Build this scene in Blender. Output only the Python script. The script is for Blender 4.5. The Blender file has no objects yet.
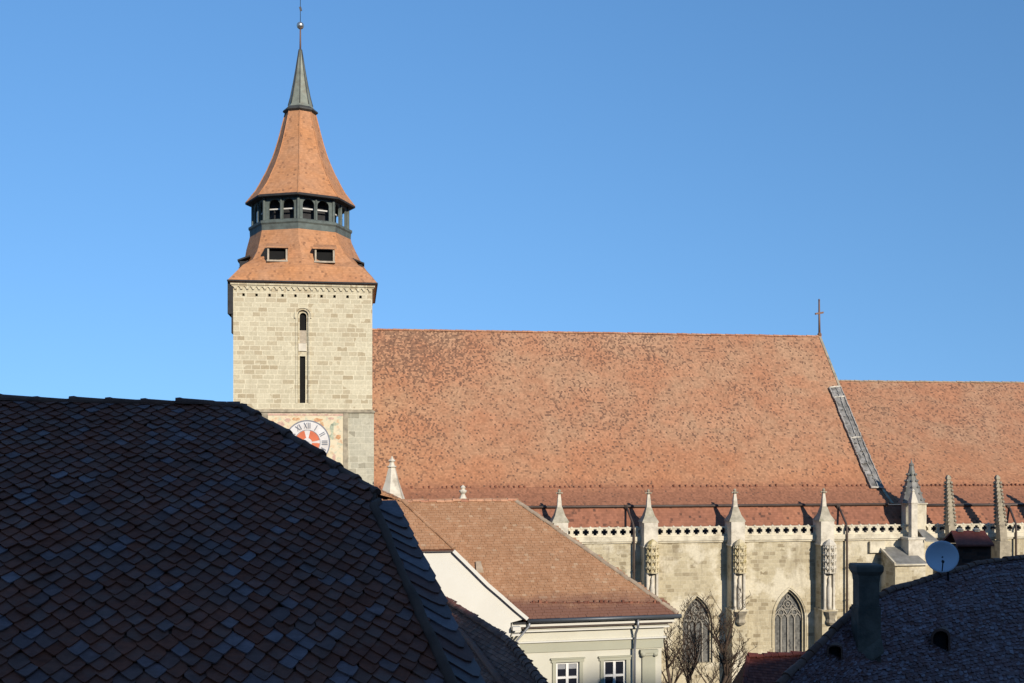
import bpy, bmesh, math, random
from math import radians, sin, cos, tan, pi, sqrt, atan, atan2
from mathutils import Vector, Matrix
random.seed(7)
sc = bpy.context.scene
COL = sc.collection

# ------------------------------------------------------------------ camera, sky, sun, exposure
F = 1100.0            # focal length in pixels of a 1024 px wide picture
HZ = 450.0            # picture row of the horizon
EYE = 22.0            # height of the eye above the churchyard
cam_d = bpy.data.cameras.new('camera')
cam = bpy.data.objects.new('camera', cam_d); COL.objects.link(cam)
cam.location = (0, 0, EYE); cam.rotation_euler = (radians(90), 0, 0)
cam_d.sensor_width = 36.0; cam_d.lens = 36.0 * F / 1024.0
cam_d.shift_y = (HZ - 341.5) / 1024.0
cam_d.clip_start = 0.1; cam_d.clip_end = 6000
sc.camera = cam

SUN_AZ = 27.0         # degrees to the right of straight behind the camera
SUN_EL = 22.0
sun_h = Vector((sin(radians(SUN_AZ)), -cos(radians(SUN_AZ)), 0))
world = bpy.data.worlds.new('World'); sc.world = world; world.use_nodes = True
wn = world.node_tree; wn.nodes.clear()
sky = wn.nodes.new('ShaderNodeTexSky'); sky.sky_type = 'NISHITA'; sky.sun_disc = False
sky.sun_elevation = radians(SUN_EL); sky.sun_rotation = radians(180 - SUN_AZ)
sky.altitude = 900; sky.air_density = 1.0; sky.dust_density = 0.0; sky.ozone_density = 3.0
hs = wn.nodes.new('ShaderNodeHueSaturation'); hs.inputs['Saturation'].default_value = 1.16
tcw = wn.nodes.new('ShaderNodeTexCoord'); vm_ = wn.nodes.new('ShaderNodeVectorMath'); vm_.operation = 'MULTIPLY_ADD'
vm_.inputs[1].default_value = (1, 1, 0.47); vm_.inputs[2].default_value = (0, 0, 0.19)
wn.links.new(tcw.outputs['Generated'], vm_.inputs[0]); wn.links.new(vm_.outputs[0], sky.inputs[0])
bg = wn.nodes.new('ShaderNodeBackground'); bg.inputs['Strength'].default_value = 0.122
wo = wn.nodes.new('ShaderNodeOutputWorld')
wn.links.new(sky.outputs[0], hs.inputs['Color']); wn.links.new(hs.outputs[0], bg.inputs[0]); wn.links.new(bg.outputs[0], wo.inputs[0])
sd = bpy.data.lights.new('sun', 'SUN'); sd.energy = 4.5; sd.angle = radians(0.5); sd.color = (1.0, 0.90, 0.76)
so = bpy.data.objects.new('sun', sd); COL.objects.link(so)
sdir = -(sun_h * cos(radians(SUN_EL)) + Vector((0, 0, sin(radians(SUN_EL)))))
so.rotation_euler = sdir.to_track_quat('-Z', 'Y').to_euler()
so.location = (60, -80, 120)
sc.view_settings.view_transform = 'Standard'; sc.view_settings.look = 'None'
sc.view_settings.exposure = 0.35; sc.view_settings.gamma = 1.0
sc.view_settings.use_curve_mapping = False

# ------------------------------------------------------------------ materials
def lin(r, g, b):
    f = lambda c: (c / 12.92 if c <= 0.04045 else ((c + 0.055) / 1.055) ** 2.4)
    return (f(r / 255), f(g / 255), f(b / 255), 1)

class NT:
    def __init__(s, name):
        s.m = bpy.data.materials.new(name); s.m.use_nodes = True
        s.t = s.m.node_tree; s.t.nodes.clear()
        s.out = s.n('ShaderNodeOutputMaterial'); s.b = s.n('ShaderNodeBsdfPrincipled')
        s.l(s.b.outputs[0], s.out.inputs[0])
    def n(s, typ, **kw):
        x = s.t.nodes.new(typ)
        for k, v in kw.items(): setattr(x, k, v)
        return x
    def l(s, a, b): s.t.links.new(a, b)
    def put(s, sock, v):
        if hasattr(v, 'is_output'): s.l(v, sock)
        else: sock.default_value = v
    def math(s, op, a, b=0.0, c=0.0):
        x = s.n('ShaderNodeMath', operation=op)
        s.put(x.inputs[0], a); s.put(x.inputs[1], b); s.put(x.inputs[2], c)
        return x.outputs[0]
    def mix(s, fac, a, b, typ='MIX'):
        x = s.n('ShaderNodeMix', data_type='RGBA', blend_type=typ)
        s.put(x.inputs[0], fac); s.put(x.inputs[6], a); s.put(x.inputs[7], b)
        return x.outputs[2]
    def noise(s, vec, scale, detail=4, rough=0.55):
        x = s.n('ShaderNodeTexNoise'); s.l(vec, x.inputs['Vector'])
        x.inputs['Scale'].default_value = scale; x.inputs['Detail'].default_value = detail
        x.inputs['Roughness'].default_value = rough
        return x.outputs['Fac']
    def rng(s, v, a, b, c=0.0, d=1.0):
        x = s.n('ShaderNodeMapRange'); s.put(x.inputs[0], v)
        for i, q in enumerate((a, b, c, d)): s.put(x.inputs[i + 1], q)
        return x.outputs[0]
    def comb(s, x, y, z=0.0):
        c = s.n('ShaderNodeCombineXYZ'); s.put(c.inputs[0], x); s.put(c.inputs[1], y); s.put(c.inputs[2], z)
        return c.outputs[0]
    def wnoise(s, vec):
        x = s.n('ShaderNodeTexWhiteNoise', noise_dimensions='3D'); s.l(vec, x.inputs['Vector']); return x
    def bump(s, h, strength, dist):
        x = s.n('ShaderNodeBump'); x.inputs['Strength'].default_value = strength
        x.inputs['Distance'].default_value = dist; s.l(h, x.inputs['Height'])
        s.l(x.outputs[0], s.b.inputs['Normal'])
    def tex(s, which): return s.n('ShaderNodeTexCoord').outputs[which]
    def sep(s, v):
        x = s.n('ShaderNodeSeparateXYZ'); s.l(v, x.inputs[0]); return x.outputs
    def fin(s, col, rough=0.85, spec=0.3, metal=0.0):
        s.put(s.b.inputs['Base Color'], col); s.put(s.b.inputs['Roughness'], rough)
        s.b.inputs['Specular IOR Level'].default_value = spec; s.b.inputs['Metallic'].default_value = metal
        return s.m

def plain(name, c, var=0.25, scale=3.0, rough=0.8, spec=0.3, metal=0.0, bump=0.15, stain=None, stain_amt=0.5):
    t = NT(name); o = t.tex('Object')
    n = t.noise(o, scale, 6)
    k = t.rng(n, 0.25, 0.75, 1 - var, 1 + var)
    col = t.mix(1.0, c, t.comb(k, k, k), 'MULTIPLY')
    if stain:
        m = t.rng(t.noise(o, scale * 0.6, 8, 0.7), 0.5, 0.66, 0, stain_amt)
        col = t.mix(m, col, stain)
    if bump: t.bump(t.noise(o, scale * 8, 4), bump, 0.03)
    return t.fin(col, rough, spec, metal)

def roof_tiles(name, ca, cb, dark, dlo, dhi, tw=0.24, th=0.2, dscale=0.12, zlow=None, zhigh=None, lowcol=None, tilevar=0.2, bumps=0.35, foot=None, footz=None, repairs=0.22):
    """plain tile roof: every tile its own tone, some of them blackened, more of them in patches"""
    t = NT(name); ob = t.tex('Object')
    dn = t.n('ShaderNodeTexNoise'); t.l(ob, dn.inputs['Vector']); dn.inputs['Scale'].default_value = 2.2; dn.inputs['Detail'].default_value = 3
    dv = t.n('ShaderNodeVectorMath', operation='MULTIPLY_ADD'); t.l(dn.outputs['Color'], dv.inputs[0]); dv.inputs[1].default_value = (0.30 * tw, 0.45 * th, 0); t.l(t.tex('UV'), dv.inputs[2])
    uv = t.sep(dv.outputs[0])
    v = t.math('DIVIDE', uv[1], th); row = t.math('FLOOR', v)
    off = t.math('MULTIPLY', t.math('MODULO', row, 2.0), 0.5)
    u = t.math('ADD', t.math('DIVIDE', uv[0], tw), off); cu = t.math('FLOOR', u)
    w = t.wnoise(t.comb(cu, row, 3.3)); r = w.outputs['Value']; rc = t.sep(w.outputs['Color'])
    big = t.noise(ob, dscale, 3, 0.6); mid = t.noise(ob, 0.9, 3, 0.6)
    dens = t.rng(t.math('ADD', t.math('MULTIPLY', big, 0.7), t.math('MULTIPLY', mid, 0.3)), 0.44, 0.61, dlo, dhi)
    if zlow is not None:
        hz = t.math('MULTIPLY', t.rng(t.sep(ob)[2], zlow, zhigh, 0.14, 1.0), t.rng(t.sep(ob)[0], -34, -10, 1.4, 0.85))
        dens = t.math('MULTIPLY', dens, hz)
    mask = t.math('MULTIPLY', t.math('LESS_THAN', r, dens), t.rng(rc[1], 0, 1, 0.15, 0.95))
    col = t.mix(t.rng(t.noise(ob, 0.22, 6, 0.65), 0.38, 0.62), ca, cb)
    pc = t.wnoise(t.comb(t.math('FLOOR', t.math('DIVIDE', uv[0], 2.9)), t.math('FLOOR', t.math('DIVIDE', uv[1], 1.9)), 4.4)).outputs['Value']
    col = t.mix(t.math('MULTIPLY', t.math('GREATER_THAN', pc, 0.86), repairs), col, (0.42, 0.19, 0.10, 1))
    mo = t.rng(t.noise(ob, 1.1, 5, 0.7), 0.3, 0.7, 0.88, 1.10)
    col = t.mix(1.0, col, t.comb(mo, mo, mo), 'MULTIPLY')
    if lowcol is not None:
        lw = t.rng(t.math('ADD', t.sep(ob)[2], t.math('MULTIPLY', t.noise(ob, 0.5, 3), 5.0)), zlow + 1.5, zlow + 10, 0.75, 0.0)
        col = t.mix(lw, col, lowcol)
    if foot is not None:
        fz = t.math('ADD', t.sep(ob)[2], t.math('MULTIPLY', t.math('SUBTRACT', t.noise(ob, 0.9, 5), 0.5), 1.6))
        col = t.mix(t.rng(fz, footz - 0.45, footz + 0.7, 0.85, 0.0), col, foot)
    k = t.rng(rc[0], 0, 1, 1 - tilevar, 1 + tilevar)
    col = t.mix(1.0, col, t.comb(k, k, k), 'MULTIPLY')
    col = t.mix(mask, col, dark)
    fv = t.math('FRACT', v); fu = t.math('FRACT', u)
    edge = t.math('LESS_THAN', fv, 0.14)
    col = t.mix(t.math('MULTIPLY', edge, 0.2), col, dark)
    side = t.math('LESS_THAN', t.math('ABSOLUTE', t.math('SUBTRACT', fu, 0.5)), 0.44)
    h = t.math('MULTIPLY', t.math('ADD', t.math('SUBTRACT', 1.0, fv), t.math('MULTIPLY', rc[2], 0.5)), t.math('ADD', 0.6, t.math('MULTIPLY', side, 0.4)))
    t.bump(h, bumps, 0.035)
    return t.fin(col, 0.88, 0.2)

def island_tiles(name, stops, rough_lo=0.4, rough_hi=0.75, lich=None, spec=0.4, foot=None, footz=0, edge_light=False, mott=1.0):
    """tiles that are separate plates: each plate takes its own tone"""
    t = NT(name); ob = t.tex('Object')
    r = t.n('ShaderNodeNewGeometry').outputs['Random Per Island']
    ramp = t.n('ShaderNodeValToRGB'); e = ramp.color_ramp
    e.elements[0].position = stops[0][0]; e.elements[0].color = stops[0][1]
    e.elements[1].position = stops[-1][0]; e.elements[1].color = stops[-1][1]
    for p, c in stops[1:-1]:
        q = e.elements.new(p); q.color = c
    t.l(r, ramp.inputs[0]); col = ramp.outputs[0]
    n = t.noise(ob, 9.0, 6, 0.65)
    k = t.math('MULTIPLY', t.rng(n, 0.25, 0.75, 1 - 0.38 * mott, 1 + 0.35 * mott), t.rng(t.noise(ob, 0.9, 5, 0.65), 0.3, 0.7, 1 - 0.2 * mott, 1 + 0.2 * mott))
    col = t.mix(1.0, col, t.comb(k, k, k), 'MULTIPLY')
    if lich:
        nv = ob
        if edge_light:
            uv = t.sep(t.tex('UV')); nv = t.comb(t.math('MULTIPLY', uv[0], 0.55), t.math('MULTIPLY', uv[1], 2.6))  # pale streaks paint the light caught by lower tile edges
        m = t.math('MULTIPLY', t.rng(t.noise(nv, 3.0, 9, 0.75), 0.50, 0.64), 0.75 if edge_light else 0.6)
        col = t.mix(m, col, lich)
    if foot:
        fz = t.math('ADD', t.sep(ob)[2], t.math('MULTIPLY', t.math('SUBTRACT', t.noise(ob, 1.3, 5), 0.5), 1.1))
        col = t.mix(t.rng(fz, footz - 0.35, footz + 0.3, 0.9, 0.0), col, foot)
    t.bump(t.noise(ob, 40.0, 4, 0.6), 0.25, 0.01)
    r2 = t.math('FRACT', t.math('MULTIPLY', r, 57.31))
    return t.fin(col, t.rng(r2, 0, 1, rough_lo, rough_hi), spec)

def ashlar(name, pale, mid, dark, mortar, bw=0.85, bh=0.42, darkshare=0.2, patch=None, patch_amt=0.0, soot=None, jw=0.07):
    t = NT(name); uv = t.sep(t.tex('UV')); ob = t.tex('Object')
    v = t.math('DIVIDE', uv[1], bh); row = t.math('FLOOR', v)
    ro = t.wnoise(t.comb(row, 1.7, 0.0)).outputs['Value']
    u = t.math('ADD', t.math('DIVIDE', uv[0], t.math('ADD', bw * 0.75, t.math('MULTIPLY', ro, bw * 0.5))), t.math('MULTIPLY', ro, 7.0))
    cu = t.math('FLOOR', u); w = t.wnoise(t.comb(cu, row, 9.1)); r = w.outputs['Value']; rc = t.sep(w.outputs['Color'])
    col = t.mix(t.rng(r, 0, 1, 0, 1), pale, mid)
    dm = t.math('MULTIPLY', t.math('LESS_THAN', rc[0], t.math('MULTIPLY', t.rng(t.noise(ob, 0.35, 3), 0.3, 0.7, 0.2, 2.0), darkshare)), t.rng(rc[1], 0, 1, 0.35, 1.0))
    col = t.mix(dm, col, dark)
    if patch is not None:
        pm = t.rng(t.noise(ob, 0.28, 7, 0.62), 0.50, 0.58, 0, patch_amt)
        col = t.mix(pm, col, patch)
    else: pm = 0.0
    fu = t.math('FRACT', u); fv = t.math('FRACT', v)
    jo = t.math('MAXIMUM', t.math('LESS_THAN', fv, jw), t.math('LESS_THAN', fu, jw * 0.5))
    jo = t.math('MULTIPLY', jo, t.math('SUBTRACT', 0.75, pm))
    col = t.mix(jo, col, mortar)
    n = t.rng(t.noise(ob, 5.0, 7, 0.7), 0.25, 0.75, 0.78, 1.18)
    col = t.mix(1.0, col, t.comb(n, n, n), 'MULTIPLY')
    if soot is not None:
        sm = t.rng(t.noise(t.comb(t.math('MULTIPLY', uv[0], 1.2), t.math('MULTIPLY', uv[1], 0.16)), 0.8, 6, 0.7), 0.52, 0.72, 0, 0.55)
        col = t.mix(sm, col, soot)
    t.bump(t.math('SUBTRACT', t.math('ADD', t.math('MULTIPLY', r, 0.5), t.math('MULTIPLY', t.noise(ob, 9.0, 5, 0.7), 0.6)), jo), 0.5, 0.03)
    return t.fin(col, 0.9, 0.2)

M = {}
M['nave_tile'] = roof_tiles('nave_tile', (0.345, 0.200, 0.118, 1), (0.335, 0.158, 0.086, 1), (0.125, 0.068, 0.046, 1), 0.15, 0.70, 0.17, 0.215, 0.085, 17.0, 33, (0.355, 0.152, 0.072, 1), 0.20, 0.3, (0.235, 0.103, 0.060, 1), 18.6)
M['aisle_tile'] = roof_tiles('aisle_tile', (0.27, 0.115, 0.068, 1), (0.23, 0.10, 0.062, 1), (0.10, 0.05, 0.035, 1), 0.04, 0.22, 0.24, 0.26, 0.3, tilevar=0.14)
M['tower_tile'] = roof_tiles('tower_tile', (0.41, 0.19, 0.085, 1), (0.38, 0.205, 0.115, 1), (0.22, 0.11, 0.06, 1), 0.02, 0.14, 0.2, 0.2, 0.35, tilevar=0.12)
M['tower_stone'] = ashlar('tower_stone', (0.545, 0.495, 0.36, 1), (0.44, 0.395, 0.28, 1), (0.35, 0.29, 0.19, 1), (0.60, 0.545, 0.40, 1), 0.85, 0.42, 0.34, soot=(0.36, 0.31, 0.215, 1), jw=0.2)
M['tower_base_stone'] = ashlar('tower_base_stone', (0.46, 0.43, 0.33, 1), (0.38, 0.36, 0.28, 1), (0.27, 0.25, 0.19, 1), (0.60, 0.56, 0.44, 1), 0.75, 0.55, 0.25)
M['church_stone'] = ashlar('church_stone', (0.48, 0.425, 0.295, 1), (0.39, 0.335, 0.225, 1), (0.25, 0.205, 0.13, 1), (0.46, 0.41, 0.295, 1), 0.62, 0.36, 0.30, (0.57, 0.52, 0.40, 1), 0.8, (0.17, 0.135, 0.09, 1), jw=0.14)
M['pale_stone'] = plain('pale_stone', (0.54, 0.49, 0.375, 1), 0.22, 1.5, 0.9, 0.2, stain=(0.26, 0.22, 0.155, 1), stain_amt=0.65)
M['white_stone'] = plain('white_stone', (0.54, 0.495, 0.405, 1), 0.2, 1.5, 0.9, 0.2, stain=(0.27, 0.235, 0.18, 1), stain_amt=0.7)
M['weathered_stone'] = plain('weathered_stone', (0.30, 0.26, 0.19, 1), 0.3, 2.2, 0.92, 0.2, stain=(0.11, 0.095, 0.075, 1), stain_amt=0.7)
M['lichen_stone'] = plain('lichen_stone', (0.50, 0.43, 0.28, 1), 0.35, 3.0, 0.9, 0.2, stain=(0.30, 0.23, 0.06, 1), stain_amt=0.8)
M['tracery_stone'] = plain('tracery_stone', (0.27, 0.25, 0.21, 1), 0.25, 2.2, 0.92, 0.2, stain=(0.12, 0.11, 0.09, 1), stain_amt=0.5)
M['cap_stone'] = plain('cap_stone', (0.34, 0.31, 0.24, 1), 0.3, 2.0, 0.9, 0.2, stain=(0.16, 0.16, 0.10, 1), stain_amt=0.6)
M['slate'] = plain('slate', (0.17, 0.165, 0.15, 1), 0.3, 2.0, 0.6, 0.4, stain=(0.09, 0.10, 0.06, 1))
M['gutter'] = plain('gutter', (0.075, 0.055, 0.045, 1), 0.3, 1.0, 0.6, 0.4, 0.3)
M['zinc'] = plain('zinc', (0.25, 0.26, 0.28, 1), 0.2, 1.0, 0.45, 0.5, 0.6)
M['dark_zinc'] = plain('dark_zinc', (0.09, 0.10, 0.11, 1), 0.2, 1.0, 0.5, 0.5, 0.5)
M['flashing'] = plain('flashing', (0.20, 0.19, 0.175, 1), 0.7, 1.6, 0.7, 0.3, 0.0, stain=(0.05, 0.05, 0.045, 1), stain_amt=0.95)
M['flash_light'] = plain('flash_light', (0.34, 0.32, 0.28, 1), 0.6, 3.0, 0.5, 0.4, 0.2)
M['copper'] = plain('copper', (0.20, 0.215, 0.175, 1), 0.3, 1.5, 0.6, 0.3, 0.2, stain=(0.13, 0.10, 0.07, 1), stain_amt=0.6)
M['copper_dark'] = plain('copper_dark', (0.055, 0.055, 0.05, 1), 0.3, 1.5, 0.6, 0.3, 0.2)
M['gallery_wood'] = plain('gallery_wood', (0.095, 0.115, 0.105, 1), 0.3, 2.0, 0.75, 0.3, stain=(0.05, 0.05, 0.045, 1))
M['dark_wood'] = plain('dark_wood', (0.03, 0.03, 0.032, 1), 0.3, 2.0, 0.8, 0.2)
M['white_wood'] = plain('white_wood', (0.50, 0.49, 0.46, 1), 0.1, 2.0, 0.6, 0.3)
M['grey_wood'] = plain('grey_wood', (0.36, 0.31, 0.24, 1), 0.25, 4.0, 0.85, 0.2)
M['ball'] = plain('ball', (0.62, 0.58, 0.50, 1), 0.1, 2.0, 0.28, 0.5, 0.9, 0)
M['glass'] = plain('glass', (0.10, 0.105, 0.10, 1), 0.4, 2.5, 0.35, 0.5, 0.0, 0.3)
M['leaded'] = roof_tiles('leaded', (0.105, 0.105, 0.098, 1), (0.145, 0.14, 0.125, 1), (0.05, 0.05, 0.05, 1), 0.05, 0.35, 0.18, 0.22, 0.8, repairs=0.0)
M['house_glass'] = plain('house_glass', (0.014, 0.016, 0.024, 1), 0.3, 2.0, 0.08, 0.5, 0, 0)
M['void'] = plain('void', (0.012, 0.012, 0.012, 1), 0.2, 2.0, 0.9, 0.1, 0, 0)
M['cream'] = plain('cream', (0.50, 0.485, 0.405, 1), 0.05, 0.8, 0.9, 0.2, stain=(0.40, 0.37, 0.29, 1), stain_amt=0.3)
M['cream_white'] = plain('cream_white', (0.555, 0.545, 0.495, 1), 0.04, 0.5, 0.9, 0.2, stain=(0.47, 0.45, 0.39, 1), stain_amt=0.22)
M['sage'] = plain('sage', (0.345, 0.342, 0.265, 1), 0.06, 0.8, 0.9, 0.2)
M['white_paint'] = plain('white_paint', (0.66, 0.655, 0.63, 1), 0.04, 2.0, 0.5, 0.4)
M['mortar'] = plain('mortar', (0.30, 0.235, 0.17, 1), 0.3, 3.0, 0.92, 0.15)
M['dark_mortar'] = plain('dark_mortar', (0.09, 0.042, 0.027, 1), 0.35, 3.0, 0.85, 0.2)
M['ridge_tile'] = island_tiles('ridge_tile', [(0, (0.30, 0.13, 0.075, 1)), (1, (0.40, 0.22, 0.13, 1))], 0.8, 0.9)
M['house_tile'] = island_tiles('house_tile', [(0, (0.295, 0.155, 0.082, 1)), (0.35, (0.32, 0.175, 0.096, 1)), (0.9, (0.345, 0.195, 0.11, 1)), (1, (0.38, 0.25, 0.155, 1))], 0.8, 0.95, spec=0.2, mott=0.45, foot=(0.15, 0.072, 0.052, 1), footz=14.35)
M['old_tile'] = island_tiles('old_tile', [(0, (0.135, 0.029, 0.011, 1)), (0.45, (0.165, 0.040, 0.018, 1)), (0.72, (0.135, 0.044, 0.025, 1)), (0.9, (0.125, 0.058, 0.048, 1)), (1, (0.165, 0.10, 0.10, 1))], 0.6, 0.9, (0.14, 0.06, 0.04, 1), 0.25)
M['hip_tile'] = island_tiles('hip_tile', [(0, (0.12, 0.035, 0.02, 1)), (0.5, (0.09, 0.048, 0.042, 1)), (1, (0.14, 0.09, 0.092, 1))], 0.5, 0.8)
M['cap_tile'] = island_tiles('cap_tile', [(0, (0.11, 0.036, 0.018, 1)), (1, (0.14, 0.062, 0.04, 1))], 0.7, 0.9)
M['streaked_tile'] = island_tiles('streaked_tile', [(0, (0.115, 0.038, 0.028, 1)), (0.45, (0.135, 0.053, 0.046, 1)), (0.85, (0.14, 0.07, 0.066, 1)), (1, (0.19, 0.12, 0.125, 1))], 0.6, 0.9, (0.31, 0.22, 0.235, 1), 0.25, edge_light=True)  # pale streak tone is caught light put into the colour
M['brown_tile'] = island_tiles('brown_tile', [(0, (0.10, 0.032, 0.018, 1)), (0.6, (0.16, 0.052, 0.028, 1)), (1, (0.21, 0.085, 0.05, 1))], 0.7, 0.9, (0.10, 0.065, 0.05, 1))
M['red_tile'] = island_tiles('red_tile', [(0, (0.13, 0.03, 0.02, 1)), (1, (0.24, 0.06, 0.035, 1))], 0.7, 0.9)
M['brown_brick'] = ashlar('brown_brick', (0.10, 0.045, 0.03, 1), (0.075, 0.035, 0.025, 1), (0.04, 0.025, 0.02, 1), (0.06, 0.05, 0.045, 1), 0.26, 0.09, 0.3)
M['chimney_render'] = plain('chimney_render', (0.125, 0.092, 0.07, 1), 0.4, 2.5, 0.9, 0.2, stain=(0.055, 0.05, 0.042, 1), stain_amt=0.85, bump=0.4)
M['old_plaster'] = plain('old_plaster', (0.35, 0.32, 0.26, 1), 0.15, 0.7, 0.9, 0.2, stain=(0.2, 0.18, 0.15, 1))
M['dish'] = plain('dish', (0.50, 0.50, 0.56, 1), 0.05, 1.0, 0.45, 0.4)
M['dark_metal'] = plain('dark_metal', (0.03, 0.03, 0.033, 1), 0.2, 1.0, 0.5, 0.4, 0.4)
M['rust'] = plain('rust', (0.17, 0.10, 0.07, 1), 0.2, 1.0, 0.7, 0.3, 0.3)
M['bark'] = plain('bark', (0.072, 0.050, 0.036, 1), 0.35, 3.0, 0.9, 0.2, stain=(0.05, 0.045, 0.035, 1))
M['twig'] = plain('twig', (0.060, 0.041, 0.029, 1), 0.3, 3.0, 0.9, 0.2, bump=0)
M['clock_white'] = plain('clock_white', (0.58, 0.57, 0.56, 1), 0.1, 1.0, 0.7, 0.3, stain=(0.45, 0.38, 0.33, 1), stain_amt=0.5)
M['clock_red'] = plain('clock_red', (0.50, 0.14, 0.07, 1), 0.15, 1.5, 0.8, 0.2)
M['clock_ink'] = plain('clock_ink', (0.17, 0.18, 0.21, 1), 0.1, 1.0, 0.7, 0.3)
M['gold'] = plain('gold', (0.65, 0.52, 0.28, 1), 0.1, 1.0, 0.5, 0.4)
M['fresco_green'] = plain('fresco_green', (0.33, 0.36, 0.27, 1), 0.35, 5.0, 0.9, 0.2, stain=(0.56, 0.48, 0.30, 1), stain_amt=0.9)
M['fresco_orange'] = plain('fresco_orange', (0.46, 0.24, 0.12, 1), 0.3, 5.0, 0.9, 0.2, stain=(0.56, 0.46, 0.29, 1), stain_amt=0.9)
M['fresco_rose'] = plain('fresco_rose', (0.46, 0.30, 0.24, 1), 0.3, 5.0, 0.9, 0.2, stain=(0.56, 0.48, 0.33, 1), stain_amt=0.9)
def fresco_mat():
    t = NT('fresco_plaster'); o = t.tex('Object')
    col = t.mix(t.rng(t.noise(o, 0.5, 5), 0.3, 0.7), (0.56, 0.47, 0.30, 1), (0.60, 0.53, 0.39, 1))
    col = t.mix(t.rng(t.noise(o, 1.6, 6, 0.7), 0.52, 0.64, 0, 0.6), col, (0.50, 0.22, 0.10, 1))
    col = t.mix(t.rng(t.noise(o, 2.3, 6, 0.7), 0.53, 0.64, 0, 0.6), col, (0.27, 0.36, 0.28, 1))
    return t.fin(col, 0.9, 0.2)
M['fresco'] = fresco_mat()
def ground_mat(name, a, b, scale):
    t = NT(name); o = t.tex('Object')
    col = t.mix(t.rng(t.noise(o, scale, 8, 0.6), 0.3, 0.7), a, b)
    t.bump(t.noise(o, scale * 20, 4), 0.3, 0.05)
    return t.fin(col, 0.9, 0.2)
M['paving'] = ground_mat('paving', (0.10, 0.095, 0.085, 1), (0.17, 0.16, 0.14, 1), 0.3)
M['forest_floor'] = ground_mat('forest_floor', (0.035, 0.04, 0.022, 1), (0.075, 0.065, 0.04, 1), 0.08)

# ------------------------------------------------------------------ mesh helpers
class Frame:
    """a building's own axes: u along its front, v away from the eye, z up from eye level"""
    def __init__(s, px, D, yaw):
        s.P0 = Vector(((px - 512) / F * D, D)); s.a = yaw
        s.U = Vector((cos(yaw), sin(yaw))); s.V = Vector((-sin(yaw), cos(yaw)))
        s.cam = Vector((-(s.P0.dot(s.U)), -(s.P0.dot(s.V)), 0))
    def ray(s, x, y):
        r = Vector(((x - 512) / F, 1.0))
        return Vector((r.dot(s.U), r.dot(s.V), -(y - HZ) / F))
    def at(s, x, y, v):
        r = s.ray(x, y); k = (v - s.cam.y) / r.y
        return s.cam + r * k
    def on(s, x, y, p, n):
        r = s.ray(x, y); k = (p - s.cam).dot(n) / r.dot(n)
        return s.cam + r * k
    def deep(s, x, y, D):
        return s.cam + s.ray(x, y) * D
    def world(s, p):
        q = s.P0 + s.U * p[0] + s.V * p[1]
        return Vector((q.x, q.y, p[2] + EYE))
    def root(s, name, label, cat, base, group=None):
        o = bpy.data.objects.new(name, None); COL.objects.link(o)
        o.empty_display_size = 0.5
        o.location = s.world(base); o.rotation_euler = (0, 0, s.a)
        o['label'] = label; o['category'] = cat
        if group: o['group'] = group
        s.base = Vector(base)
        return o

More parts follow.
